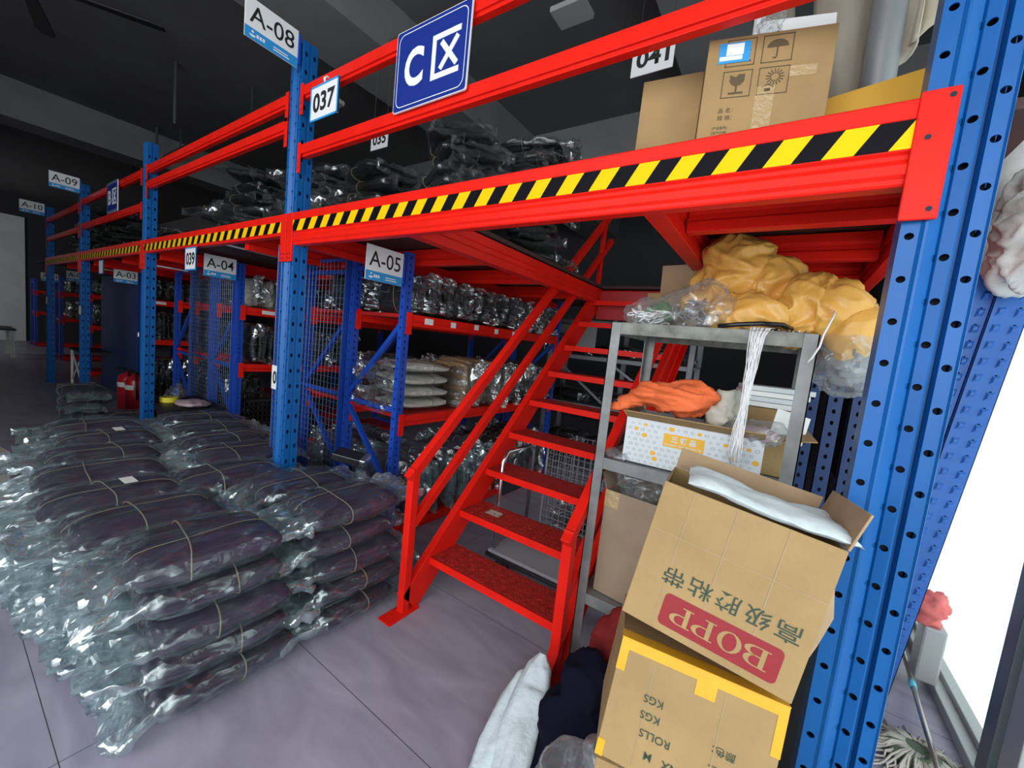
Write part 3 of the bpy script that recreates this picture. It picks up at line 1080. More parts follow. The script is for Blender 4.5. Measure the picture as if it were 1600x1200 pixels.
# ================================================================== signs
def code_sign(txt, loc, label, L=.30, H=.215, rz=90, bracket=True):
    """flag sign: local x runs away from the aisle, the print faces local -y"""
    t = thing('rack_sign', label, 'sign', loc, (0, 0, R(rz)))
    MB().box(-L / 2, L / 2, -.003, .003, 0, H).build('board', 'white_board', t, bevel=.001)
    b = MB().box(-L / 2, L / 2, -.0042, -.0031, 0, H * .27).build('blue_band', 'sign_blue', t)
    text(txt, t, 0, -.0036, H * .63, H * .44, 'ink', w=L * .84, bold=.006)
    e = MB()
    cx, cz = -L * .36, H * .135
    k = H * .075
    e.prism([(cx + k * math.cos(a), cz - k * .25 + k * .75 * math.sin(a)) for a in [PI + PI * i / 10 for i in range(11)]], -.0048, -.0042)
    e.prism([(cx + .4 * k * math.cos(a), cz + .75 * k + .4 * k * math.sin(a)) for a in [2 * PI * i / 10 for i in range(10)]], -.0048, -.0042)
    e.build('emblem', 'white_board', t)
    for i in range(3):
        MB().box(-L * .29 + i * L * .055, -L * .29 + i * L * .055 + L * .04, -.0048, -.0042, cz - k * .55, cz + k * .55).build('small_print', 'white_board', t)
    MB().box(L * .02, L * .30, -.0048, -.0042, cz + .1 * k, cz + .45 * k).build('small_print', 'white_board', t)
    MB().box(L * .02, L * .33, -.0048, -.0042, cz - .75 * k, cz - .4 * k).build('small_print', 'white_board', t)
    if bracket:
        MB().box(L / 2, L / 2 + .012, -.012, .012, H * .12, H * .92).build('bracket', 'blue_rack', t)
    return t


code_sign('A-08', (-2.625, 1.147, 3.085), 'large white A-08 sign with a blue foot, topmost at the centre post', .285, .205, 92)
code_sign('A-05', (-2.31, 1.77, 1.92), 'white A-05 sign on the blue rack beside the staircase', .30, .225)
code_sign('A-04', (-5.0, 1.78, 1.965), 'white A-04 sign above the wide mesh panel', .29, .22)
code_sign('A-03', (-8.5, 1.79, 1.90), 'white sign half hidden behind the second blue post', .27, .2)
code_sign('A-09', (-8.46, 1.155, 3.05), 'white A-09 sign on top of the far blue post', .285, .205)
code_sign('A-10', (-11.2, 1.145, 2.98), 'dim white A-10 sign on the farthest post', .285, .205)
code_sign('A-02', (-11.95, 1.79, 1.92), 'dim white A-02 sign under the far deck', .28, .2)
code_sign('A-01', (-14.95, 1.79, 1.92), 'dim white A-01 sign at the far left under the deck', .28, .2)


def zone_sign(letter, x0, x1, z0, z1, label):
    w, h = x1 - x0, z1 - z0
    t = thing('zone_sign', label, 'sign', ((x0 + x1) / 2, YP - .006, (z0 + z1) / 2))

    def rr(w, h, r):
        p = []
        for cx, cz, a0 in ((w / 2 - r, h / 2 - r, 0), (-w / 2 + r, h / 2 - r, 90), (-w / 2 + r, -h / 2 + r, 180), (w / 2 - r, -h / 2 + r, 270)):
            p += [(cx + r * math.cos(R(a0 + i * 15)), cz + r * math.sin(R(a0 + i * 15))) for i in range(7)]
        return p
    MB().prism(rr(w, h, .012), -.004, .004).build('board', 'white_board', t)
    MB().prism(rr(w - .006, h - .006, .012), -.0046, -.003).build('blue_face', 'navy_sign', t)
    a, b = rr(w - .035, h - .035, .035), rr(w - .042, h - .042, .032)
    m = MB()
    n = len(a)
    m.add([(x, -.0052, z) for x, z in a] + [(x, -.0052, z) for x, z in b], [(i, (i + 1) % n, n + (i + 1) % n, n + i) for i in range(n)])
    m.build('white_border', 'white_board', t)
    text(letter, t, -w * .22, -.0054, 0, h * .47, 'white_board', w=w * .27, bold=.035, name='letter')
    g = MB()
    # the character for zone, drawn as bars: an open frame holding a cross
    gx, gw, gh = w * .21, w * .36, h * .52
    th = h * .066
    y = (-.0064, -.0044)
    l, r_, u_ = gx - gw / 2, gx + gw / 2, gh / 2
    g.prism([(l, -u_), (r_, -u_), (r_, -u_ + th), (l + th, -u_ + th), (l + th, u_ - th), (r_, u_ - th), (r_, u_), (l, u_)], *y)
    for s in (1, -1):
        g.bar((gx + .02 - s * gw * .29, -.0052 - .0004 * s, -gh * .30), (gx + .02 + s * gw * .29, -.0052 - .0004 * s, gh * .30), th, .002, (0, 1, 0))
    g.build('character', 'white_board', t)
    return t


zone_sign('C', -1.71, -1.25, 2.625, 2.98, 'big blue zone sign with a white letter C on the red rails')
zone_sign('B', -6.95, -6.49, 2.635, 2.98, 'dim blue zone sign with a white letter B far down the rails')


def number_sign(txt, loc, w, h, label, frame=True, rz=0, hook=True):
    t = thing('number_sign', label, 'sign', loc, (0, 0, R(rz)))
    MB().box(-w / 2, w / 2, -.003, .003, -h, 0).build('board', 'white_board', t)
    if frame:
        f = MB()
        b = .011
        for q in ((-w / 2, w / 2, -b, 0), (-w / 2, w / 2, -h, -h + b)):
            f.box(q[0], q[1], -.005, .005, q[2], q[3])
        for q in (-w / 2, w / 2 - b):
            f.box(q, q + b, -.005, .005, -h, 0)
        f.build('blue_frame', 'sign_blue', t, bevel=.002)
    if txt:
        n = len(txt)
        text(txt, t, 0 if n > 1 else -w * .28, -.004, -h / 2, h * .55, 'ink', w=w * .78 * n / 3, bold=.03)
    if hook:
        MB().tube([(0, 0, 0), (0, -.004, .02), (0, .01, .034), (0, .03, .03)], .006, 6).build('hook', 'white_board', t, smooth=True)
    return t


number_sign('037', (-2.31, YP - .012, 2.925), .275, .19, 'white 037 number sign in a blue frame, hanging right of the A-08 post')
number_sign('039', (-4.22, YP - .012, 2.12), .24, .19, 'white 039 number sign hanging under the taped beam', hook=False)
number_sign('0', (-2.80, 1.425, 2.14), .24, .19, 'white number sign mostly hidden behind the centre blue post', hook=False)
number_sign('0', (-2.94, 1.424, 1.27), .2, .17, 'small white number sign low beside the centre post', frame=False, hook=False)
number_sign('', (-7.2, YP - .01, 2.1), .2, .17, 'dim number sign under the deck behind the far blue post', hook=False)
for txt, x, lab in (('035', -3.62, 'white 035 sheet hanging behind the lower red rail'), ('041', -0.95, 'white 041 sheet partly hidden by the red rail above the open carton')):
    t = number_sign(txt, (x, 2.6, 3.56 if txt == '041' else 3.57), .26, .19, lab, frame=False, hook=False)
    MB().tube([(-.1, 0, 0), (-.1, 0, .75)], .0015, 4).tube([(.1, 0, 0), (.1, 0, .75)], .0015, 4).build('hanging_wire', 'dark_pipe', t)
o = MB().box(-.02, .02, 0, .012, 0, .05).build('padlock', 'chrome', None, loc=(-5.66, YP - .012, 1.26), bevel=.004)
tag(o, 'small metal lock clipped to the second blue post', 'lock')
for k, (x, z) in enumerate(((-8.50, 1.43), (-11.2, 1.5))):
    o = MB().box(-.07, .07, 0, .002, -.06, .06).build('post_note', 'white_paper', None, loc=(x, YP + .003, z))
    tag(o, ['small white note taped to the A-09 post', 'small white note taped to the farthest post'][k], 'note')

# ================================================================== ceiling fittings
t = thing('ceiling_pipe', 'long dark pipe hung below the ceiling along the rails', 'pipe', (0, 0, 0))
MB().tube([(-14, 2.62, 4.33), (-2.6, 2.62, 4.33), (0.6, 2.62, 4.33)], .045, 10).build('pipe', 'dark_pipe', t, smooth=True)
for x in (-12, -9.2, -6.5, -4.9, -2.2, -.3):
    MB().tube([(x, 2.62, 4.36), (x, 2.62, ZC)], .012, 6).build('drop_rod', 'dark_pipe', t)
for k, (x, y) in enumerate(((-6.9, 1.9), (-9.6, 2.4))):
    o = MB().tube([(0, 0, -.75), (0, 0, 0)], .02, 8).build('drop_rod', 'dark_pipe', None, loc=(x, y, ZC))
    tag(o, ['grey rod hanging from the ceiling above the second blue post', 'grey rod hanging from the ceiling near the letter B sign'][k], 'rod')
t = thing('ceiling_fan', 'black three-blade ceiling fan at the top left', 'fan', (-5.75, .55, 4.22))
MB().lathe([(.03, .48), (.03, .1), (.13, .07), (.15, 0), (.12, -.06), (.02, -.08)], 20).build('motor', 'fan_black', t, smooth=True)
for a in (62, 165, 285):
    q = Matrix.Rotation(R(a), 4, 'Z') @ Matrix.Rotation(R(10), 4, 'X')
    MB().prism([(.12, -.03), (.3, -.05), (.85, -.07), (.93, -.05), (.93, .05), (.85, .07), (.3, .05), (.12, .03)], -.006, .006, 'xy', q).build('blade', 'fan_black', t, bevel=.003)
for k, (x, y) in enumerate(((-4.4, 2.5), (-1.75, 2.9))):
    o = MB().box(-.14, .14, -.10, .10, -.02, .02).build('ceiling_lamp', 'frame_grey', None, loc=(x, y, 4.2 if k else 3.95))
    tag(o, ['pale unlit lamp panel behind the rails left of the A-08 post', 'pale lamp panel at the top edge right of the C sign'][k], 'lamp')
    o2 = MB().tube([(0, 0, 0.02), (0, 0, ZC - o.location.z)], .006, 5).build('lamp_rod', 'dark_pipe', o)

# ================================================================== wrapped bundles
ORD = ['first', 'second', 'third', 'fourth', 'fifth', 'sixth', 'seventh', 'eighth', 'ninth', 'tenth']
NTH = ['first', 'second', 'third', 'fourth', 'fifth', 'sixth', 'seventh', 'eighth', 'ninth', 'tenth', 'eleventh', 'twelfth']
USED = set()


def place(proto, loc, rot, label, group, scale=(1, 1, 1)):
    if proto not in USED:
        USED.add(proto)
        KIDS[proto] = list(proto.children)
        proto.location, proto.rotation_euler, proto.scale = loc, rot, scale
        proto['label'], proto['group'] = label, group
        return proto
    return dup(proto, loc, rot, label, group, scale)


rnd = random.Random(7)
PURPLE = [bundle(10 + k, 'purple_fabric', 'film_bundle', 'purple bundle', tag_paper=(k == 3)) for k in range(5)]
# the big pile on the floor: rows back from the aisle, two columns, six layers
ROWN = ['front', 'second', 'third', 'fourth', 'fifth', 'sixth', 'seventh']
LAYN = ['bottom', 'second', 'third', 'fourth', 'top']
LZ = 0.134
for row in range(7):
    for colm in range(2):
        for lay in range(5):
            if row > 0 and colm == 1 and lay < 3:
                continue
            if row > 1 and colm == 0 and lay < 1:
                pass
            x = -1.93 - row * 0.395 + rnd.uniform(-.018, .018)
            yc = (0.74, 1.32)[colm] + (0, -.07, -.13, -.10, -.02, .06, .10)[row] * (1 if colm == 0 else .6)
            if colm == 1 and row == 2:
                yc = 1.04
            y = yc + rnd.uniform(-.025, .025) - (0.02 * lay if colm == 0 else 0.0)
            if row == 0:
                x += -0.012 * lay + 0.02
            p = PURPLE[rnd.choice([0, 1, 2, 4])] if not (lay == 4 and row in (2, 5) and colm == 0) else PURPLE[3]
            lab = 'purple-black bundle, %s layer, %s row from the aisle, %s half of floor pile' % (LAYN[lay], ROWN[row], 'left' if colm == 0 else 'right')
            flip = rnd.choice((0, PI))
            place(p, (x, y, 0.004 + lay * LZ), (rnd.uniform(-.015, .015), rnd.uniform(-.02, .02), flip + rnd.uniform(-.06, .06)), lab, 'purple-black bundles piled on the floor',
                  (1.0, rnd.uniform(.97, 1.06), 1.0))

# small stacks behind the pile
for s, (x, y, n, nm) in enumerate(((-7.05, 1.12, 4, 'small stack left of the second blue post'), (-6.45, 1.42, 2, 'low stack in front of the extinguishers'))):
    for k in range(n):
        place(PURPLE[(k + s) % 3], (x + rnd.uniform(-.02, .02), y + rnd.uniform(-.02, .02), .004 + k * .134), (0, 0, R(90) + rnd.uniform(-.1, .1)),
              'dark bundle, %s from the floor in the %s' % (ORD[k], nm), 'bundles stacked behind the big pile', (1.0, 1.15, 1.0))

BLACK = [bundle(40 + k, 'black_fabric', 'film_black', 'black bundle', L=.46, W=.40, H=.115, fin=.16, crumple=1.5) for k in range(4)]
# heaps on the deck behind the hazard tape
heaps = [(-5.35, 2.05, 5, 'heap left of the A-08 post, far side'), (-4.65, 2.0, 7, 'heap left of the A-08 post, near side'), (-4.0, 2.15, 5, 'heap just left of the A-08 post'),
         (-3.45, 2.0, 6, 'heap just right of the A-08 post'), (-2.75, 2.0, 5, 'heap under the 035 sheet'), (-1.98, 2.05, 6, 'heap under the C sign'), (-2.0, 3.0, 10, 'tall heap beside the stair opening'),
         (-6.4, 2.0, 3, 'far heap right of the letter B sign'), (-7.3, 2.0, 4, 'far heap under the letter B sign'), (-9.0, 1.95, 7, 'far heap left of the A-09 post'), (-9.9, 2.0, 8, 'far heap by the A-10 sign'),
         (-11.6, 2.0, 9, 'farthest heap beyond the A-10 post')]
for (x, y, n, nm) in heaps:
    for k in range(n):
        lab = 'black bundle, %s from the bottom, %s' % (ORD[k], nm)
        sh = 0.35 if k == n - 1 else 0.12
        place(BLACK[rnd.randrange(4)], (x + rnd.uniform(-.05, .05), y + rnd.uniform(-.05, .05), 2.254 + k * .105), (rnd.uniform(-.05, .05), rnd.uniform(-.05, .05), rnd.choice((R(60), R(90), R(110), R(20))) + rnd.uniform(-sh, sh)),
              lab, 'black bundles heaped on the deck', (1.05, 1.1, 1.0))

# bundles standing on edge on the shelves: local x up, local y towards the stair side
STAND = Matrix(((0, 1, 0), (0, 0, 1), (1, 0, 0))).to_euler()


def shelf_row(protos, xc, y0, z, count, pitch, nm, group, sx=.88, sy=1.0, sz=None, tilt=0.0):
    for k in range(count):
        p = protos[rnd.randrange(len(protos))]
        e = (Matrix.Rotation(rnd.uniform(-.06, .06) + tilt, 4, 'X') @ Matrix.Rotation(rnd.uniform(-.06, .06), 4, 'Z') @ STAND.to_matrix().to_4x4()).to_euler()
        s = sx * rnd.uniform(.95, 1.03)
        place(p, (xc + rnd.uniform(-.03, .04), y0 + k * pitch, z + .2 * s + .004), e, nm % NTH[k], group, (s, sy, (pitch / .115) * .97 if sz is None else sz))


WHITE = [bundle(60 + k, 'white_fabric', 'film_black', 'white bundle', L=.48, W=.40, H=.10, fin=.17, crumple=2.0) for k in range(2)]
BROWN = [retone(BLACK[0], 'brown_fabric'), retone(BLACK[2], 'brown_fabric')]
shelf_row(BLACK, -2.62, 2.08, 1.742, 11, .19, '%s black bundle counting back from the A-05 sign, top shelf', 'black bundles on the top shelf of the A-05 rack', sx=.80)
for k in range(4):
    place(WHITE[k % 2], (-2.60 + rnd.uniform(-.02, .02), 2.36, .985 + k * .10), (0, rnd.uniform(-.04, .04), rnd.uniform(-.12, .12)), 'pale translucent bundle lying flat, %s in the stack beside the A-05 upright' % ORD[k], 'pale bundles lying on the middle shelf', (1.15, 1.0, .95))
shelf_row(BROWN, -2.62, 2.72, .985, 5, .14, '%s brown-grey bundle behind the pale stack on the middle shelf', 'brown bundles on the middle shelf', sx=1.05)
shelf_row(BLACK, -2.62, 3.45, .985, 6, .14, '%s black bundle at the back of the middle shelf', 'black bundles on the middle shelf', sx=1.05)
shelf_row(PURPLE[:3], -2.62, 2.08, .105, 8, .14, '%s purple bundle counting back along the bottom shelf of the A-05 rack', 'purple bundles on the bottom shelf', sx=1.3, sz=.95)
shelf_row(BLACK, -2.62, 3.25, .105, 7, .14, '%s black bundle deep on the bottom shelf of the A-05 rack', 'black bundles on the bottom shelf', sx=1.3)
# behind the narrow mesh
shelf_row(BLACK, -3.33, 2.12, 1.742, 4, .2, '%s black bundle behind the narrow mesh, top shelf', 'bundles behind the narrow mesh', sx=.80)
shelf_row(BLACK, -3.33, 2.5, .985, 3, .14, '%s black bundle behind the narrow mesh, middle shelf', 'bundles behind the narrow mesh', sx=1.0)
shelf_row(PURPLE[:2], -3.33, 2.12, .105, 3, .2, '%s purple bundle behind the narrow mesh, bottom shelf', 'bundles behind the narrow mesh', sx=1.3, sz=1.2)
# A-04 rack
shelf_row(WHITE, -5.33, 2.1, 1.702, 3, .17, '%s pale bundle on the top shelf right of the A-04 sign', 'pale bundles on the A-04 top shelf', sx=.85)
shelf_row(BLACK, -5.33, 2.7, 1.702, 5, .18, '%s black bundle on the top shelf right of the A-04 sign', 'black bundles on the A-04 shelves', sx=.82)
shelf_row(BLACK, -5.33, 2.1, 1.062, 10, .14, '%s black bundle on the middle shelf of the A-04 rack', 'black bundles on the A-04 shelves', sx=1.1)
shelf_row(BLACK, -6.63, 2.1, 1.702, 5, .18, '%s black bundle on the top shelf left of the A-04 mesh', 'black bundles left of the A-04 mesh', sx=.82)
shelf_row(BLACK, -6.63, 2.1, 1.062, 6, .14, '%s black bundle on the middle shelf left of the A-04 mesh', 'black bundles left of the A-04 mesh', sx=1.1)
shelf_row(BLACK, -6.63, 2.1, .105, 4, .2, '%s black bundle on the bottom shelf left of the A-04 mesh', 'black bundles left of the A-04 mesh', sx=1.6)
shelf_row(BLACK, -8.87, 2.1, 1.702, 6, .18, '%s black bundle on the top shelf of the A-03 rack', 'black bundles on the A-03 rack', sx=.82)
shelf_row(BLACK, -8.87, 2.1, 1.062, 7, .14, '%s black bundle on the middle shelf of the A-03 rack', 'black bundles on the A-03 rack', sx=1.1)
shelf_row(BLACK, -8.87, 2.1, .105, 5, .2, '%s black bundle on the bottom shelf of the A-03 rack', 'black bundles on the A-03 rack', sx=1.6)
for q, (xx, nm) in enumerate(((-12.3, 'A-02'), (-15.3, 'A-01'))):
    for z, s, sn in ((1.702, .8, 'top'), (1.062, 1.1, 'middle')):
        shelf_row(BLACK, xx, 2.1, z, 5, .2, '%s dark bundle on the ' + sn + ' shelf of the far ' + nm + ' rack', 'dark bundles on the far racks', sx=s)


def crate(label, loc):
    t = thing('basket', label, 'basket', loc, group='dark slotted baskets on the A-04 bottom shelf')
    m = MB()
    w, d, h = .27, .22, .24
    for z in (0, .06, .12, .18, .24):
        m.bar((-w, -d, z), (w, -d, z), .012, .014).bar((-w, d, z), (w, d, z), .012, .014).bar((-w, -d, z), (-w, d, z), .012, .014).bar((w, -d, z), (w, d, z), .012, .014)
    for i in range(10):
        x = -w + 2 * w * i / 9
        y = -d + 2 * d * i / 9
        m.box(x - .008, x + .008, -d - .006, -d + .006, 0, h).box(x - .008, x + .008, d - .006, d + .006, 0, h)
        m.box(-w - .006, -w + .006, y - .008, y + .008, 0, h).box(w - .006, w + .006, y - .008, y + .008, 0, h)
    m.box(-w, w, -d, d, -.005, .005)
    m.build('basket_body', 'black', t)
    MB().box(-w - .012, w + .012, -d - .012, -d + .008, h - .01, h + .02).box(-w - .012, w + .012, d - .008, d + .012, h - .01, h + .02).box(-w - .012, -w + .008, -d, d, h - .01, h + .02).box(w - .008, w + .012, -d, d, h - .01, h + .02).build('rim', 'black', t)


for k, (y, z) in enumerate(((2.30, .107), (2.30, .38), (2.80, .107))):
    crate(['lower dark slotted basket at the A-04 upright', 'upper dark slotted basket at the A-04 upright', 'dark slotted basket behind the front pair on the A-04 bottom shelf'][k], (-5.32, y, z))

# ================================================================== left background
t = thing('folding_table', 'low dark folding table holding a yellow tape roll in front of the A-04 mesh', 'table', (-5.55, 1.66, 0))
MB().box(-.42, .42, -.27, .27, .53, .555).build('table_top', 'black', t, bevel=.004)
for s in (-1, 1):
    MB().bar((-.38, .2 * s, 0), (.38, .2 * s, .53), .025, .025).bar((.38, .2 * s, 0), (-.38, .2 * s, .53), .025, .025).build('leg', 'black', t)
t = thing('tape_roll', 'yellow tape roll lying on the low folding table', 'tape', (-5.62, 1.55, .558))
MB().lathe([(.045, 0), (.085, 0), (.085, .055), (.045, .055), (.045, 0)], 24).build('roll', 'yellow_tape', t, smooth=False)
MB().lathe([(.038, 0.001), (.044, 0.001), (.044, .054), (.038, .054), (.038, 0.001)], 24).build('core', 'cardboard', t)
o = blob('folded_cloth', 'pink_cloth', [((0, 0, .02), (.22, .16, .03)), ((.1, -.03, .035), (.14, .13, .025))], amp=.012, freq=10, floor=0, loc=(-5.34, 1.68, .557))
tag(o, 'greyish pink folded cloth on the low folding table', 'cloth')
o = blob('plastic_bag', 'film_bag', [((0, 0, .06), (.10, .09, .08)), ((.04, .02, .13), (.05, .04, .06))], amp=.03, freq=14, floor=0, loc=(-5.80, 1.66, .557))
tag(o, 'crumpled clear plastic bag beside the yellow tape roll', 'plastic bag')

t = thing('folding_table', 'far black table with white crossed legs behind the third blue post', 'table', (-10.4, 1.78, 0))
MB().box(-.5, .5, -.25, .25, .66, .69).build('table_top', 'black', t)
for s in (-1, 1):
    MB().bar((-.42, .22 * s, 0), (-.42, .22 * s, .66), .03, .03, (1, 0, 0)).bar((.42, .22 * s, 0), (.42, .22 * s, .66), .03, .03, (1, 0, 0)).bar((-.42, .22 * s, .1), (.42, .22 * s, .62), .02, .02).bar((.42, .22 * s, .1), (-.42, .22 * s, .62), .02, .02).build('leg_frame', 'pale_wall', t)


def extinguisher(loc, label):
    t = thing('fire_extinguisher', label, 'fire extinguisher', loc, group='red fire extinguishers')
    MB().lathe([(.118, 0), (.125, .02), (.125, .46), (.10, .52), (.035, .545), (.03, .57)], 22).build('cylinder', 'extinguisher_red', t, smooth=True)
    MB().box(-.03, .03, -.05, .05, .57, .60).bar((0, -.02, .61), (.02, -.16, .63), .025, .015).build('valve', 'black', t, bevel=.004)
    MB().tube([(.03, 0, .585), (.12, -.03, .56), (.145, -.03, .40), (.14, -.02, .2)], .012, 6).build('hose', 'black', t, smooth=True)
    MB().grid(9, 2, lambda u, v: (.1262 * math.cos(R(-95 + 70 * u)), .1262 * math.sin(R(-95 + 70 * u)), .34 + .07 * v)).build('paper_label', 'white_paper', t, smooth=True)


extinguisher((-8.25, 1.78, 0), 'left-hand red fire extinguisher behind the second blue post')
extinguisher((-7.95, 1.80, 0), 'right-hand red fire extinguisher behind the second blue post')


def carton(name, label, size, loc, rot, m='cardboard', inner='cardboard_in', flaps=(), bottom=True, top=False, th=.005, cat='carton', quat=None, group=None):
    """open carton: origin at the middle of its front face; front looks towards -y. flaps: (side, angle, length)"""
    w, d, h = size
    t = thing(name, label, cat, loc, rot if rot else (0, 0, 0), group)
    if quat is not None:
        t.rotation_mode = 'QUATERNION'
        t.rotation_quaternion = quat
    b = MB()
    b.box(-w / 2, w / 2, 0, th, -h / 2, h / 2).box(-w / 2, w / 2, d - th, d, -h / 2, h / 2)
    b.box(-w / 2, -w / 2 + th, th, d - th, -h / 2, h / 2).box(w / 2 - th, w / 2, th, d - th, -h / 2, h / 2)
    b.box(-w / 2 + th, w / 2 - th, th, d - th, -h / 2, -h / 2 + th)
    if top:
        b.box(-w / 2 + th, w / 2 - th, th, d - th, h / 2 - th, h / 2)
    b.build('carton_body', m, t, bevel=.0012, seg=1)
    for side, ang, ln in flaps:
        f = MB()
        # hinge along the rim; angle 0 = straight up, 90 = folded outwards flat
        if side in ('front', 'back'):
            y = 0 if side == 'front' else d
            s = -1 if side == 'front' else 1
            q = Matrix.Translation((0, y, h / 2)) @ Matrix.Rotation(R(-ang * s), 4, 'X')
            f.box(-w / 2 + .003, w / 2 - .003, -th / 2, th / 2, .001, ln, q)
        else:
            x = -w / 2 if side == 'left' else w / 2
            s = -1 if side == 'left' else 1
            q = Matrix.Translation((x, 0, h / 2)) @ Matrix.Rotation(R(ang * s), 4, 'Y')
            f.box(-th / 2, th / 2, .003, d - .003, .001, ln, q)
        f.build('flap', inner, t, bevel=.001, seg=1)
    return t


t = carton('carton', 'old grey-brown carton at the left edge behind the floor pile', (.6, .42, .58), (-4.22, -.16, .29), (0, 0, R(10)), 'cardboard_grey', 'cardboard_grey', (('front', 100, .2), ('left', 60, .2)), top=True)

# ================================================================== grey shelf beside the stairs
GX0, GX1, GY0, GY1 = -0.665, 0.085, 1.74, 2.32
t = thing('workshop_shelf', 'grey worn steel shelf beside the staircase heaped with cloth and boxes', 'shelf', (0, 0, 0))
for x in (GX0, GX1):
    for y in (GY0, GY1):
        s = 1 if x == GX0 else -1
        v = 1 if y == GY0 else -1
        m = MB()
        m.box(min(x, x + .045 * s), max(x, x + .045 * s), min(y, y + .004 * v), max(y, y + .004 * v), 0, 1.745)
        m.box(min(x, x + .004 * s), max(x, x + .004 * s), min(y, y + .045 * v), max(y, y + .045 * v), 0, 1.745)
        m.build('leg', 'grey_steel', t)
for z in (1.745, 1.13, .47):
    m = MB()
    m.box(GX0 + .004, GX1 - .004, GY0 + .004, GY1 - .004, z - .006, z)
    m.box(GX0 + .046, GX1 - .046, GY0 - .002, GY0 + .004, z - .05, z + .002).box(GX0 + .046, GX1 - .046, GY1 - .004, GY1, z - .05, z)
    m.box(GX0 + .004, GX0 + .009, GY0 + .04, GY1 - .04, z - .05, z).box(GX1 - .009, GX1 - .004, GY0 + .04, GY1 - .04, z - .05, z)
    m.box(GX0 + .01, GX1 - .01, (GY0 + GY1) / 2 - .02, (GY0 + GY1) / 2 + .02, z - .03, z - .006)
    m.build('shelf_tray', 'rusty_steel' if z > 1.5 else 'grey_steel', t, bevel=.001)

ZT = 1.747
# golden cloth heap
o = blob('golden_cloth', 'gold_cloth', [((-.22, .12, .24), (.16, .13, .19)), ((-.08, .13, .19), (.12, .13, .15)), ((-.29, .08, .12), (.12, .10, .08)), ((-.12, 0, .07), (.17, .11, .08)), ((.06, .05, .10), (.14, .14, .13)),
                                        ((.15, .02, .09), (.10, .13, .11)), ((.21, -.03, .02), (.075, .09, .085)), ((-.24, .14, .34), (.06, .06, .07))],
         voxel=.008, amp=.034, freq=9.0, seed=3, loc=(-.02, 1.95, ZT), smooth_it=8, sharp=.9)
tag(o, 'heap of crumpled golden cloth on top of the grey shelf', 'cloth')
# clear bag of grey stuff under the golden cloth, hanging over the right edge
o = blob('plastic_bag', 'film_bag', [((0, 0, 0), (.11, .13, .15)), ((.03, .03, .10), (.09, .12, .09))], amp=.03, freq=11, seed=8, sharp=.8, loc=(.185, 1.95, 1.70))
tag(o, 'clear plastic bag of grey cable bulging over the right end of the grey shelf', 'plastic bag')
i = blob('bag_contents', 'cable_grey', [((0, 0, 0), (.085, .10, .11))], amp=.04, freq=14, seed=4, parent=o)
# white bag with coiled white and grey leads
t = thing('plastic_bag', 'clear bag of white and grey leads at the left end of the shelf top', 'plastic bag', (-.42, 1.90, ZT))
blob('bag_skin', 'film_bag', [((-.10, 0, .05), (.13, .11, .07)), ((.08, .02, .09), (.14, .13, .11))], amp=.03, freq=11, seed=12, sharp=.8, floor=0, parent=t)
m = MB()
r2 = random.Random(3)
for k in range(26):
    c = Vector((-.12 + r2.uniform(-.07, .07), -.03 + r2.uniform(-.06, .06), .03 + r2.uniform(-.02, .035)))
    a0, rr_ = r2.uniform(0, 6), r2.uniform(.018, .034)
    tx = Vector((math.cos(a0), math.sin(a0), r2.uniform(-.3, .3))); ty = Vector((-math.sin(a0) * .7, math.cos(a0) * .7, r2.uniform(.2, .8)))
    m.tube([c + tx * rr_ * math.cos(a) + ty * rr_ * .7 * math.sin(a) for a in [j * .7 for j in range(9)]], .004, 5, True)
m.build('white_leads', 'string_white', t, smooth=True)
m = MB()
for k in range(30):
    c = Vector((.07 + r2.uniform(-.05, .05), r2.uniform(-.06, .06), .07 + r2.uniform(-.04, .06)))
    a0, rr_ = r2.uniform(0, 6), r2.uniform(.03, .065)
    tx = Vector((math.cos(a0), math.sin(a0), r2.uniform(-.4, .4))); ty = Vector((-math.sin(a0) * .6, math.cos(a0) * .6, r2.uniform(.3, .8)))
    m.tube([c + tx * rr_ * math.cos(a) + ty * rr_ * .6 * math.sin(a) for a in [j * .6 for j in range(8)]], .0035, 5)
m.build('grey_leads', 'cable_grey', t, smooth=True)
o = blob('green_bag', 'green_plastic', [((0, 0, .05), (.07, .06, .06)), ((.04, 0, .09), (.05, .05, .05))], amp=.03, freq=13, seed=5, floor=0, loc=(-.58, 2.06, ZT))
tag(o, 'green plastic packet behind the bag of leads', 'bag')
carton('carton', 'small brown carton with a raised flap behind the bag of leads', (.20, .15, .19), (-.545, 2.13, ZT + .097), (0, 0, R(-8)), 'cardboard', 'cardboard_in', (('back', -5, .17),))
o = MB().tube([(-.24, 1.76, ZT + .008), (-.17, 1.765, ZT + .02), (-.10, 1.775, ZT + .028), (-.03, 1.80, ZT + .03), (.0, 1.85, ZT + .02)], .0095, 6).build('strap', 'black_gloss', None, smooth=True)
tag(o, 'black rubber strap lying on the shelf edge under the golden cloth', 'strap')
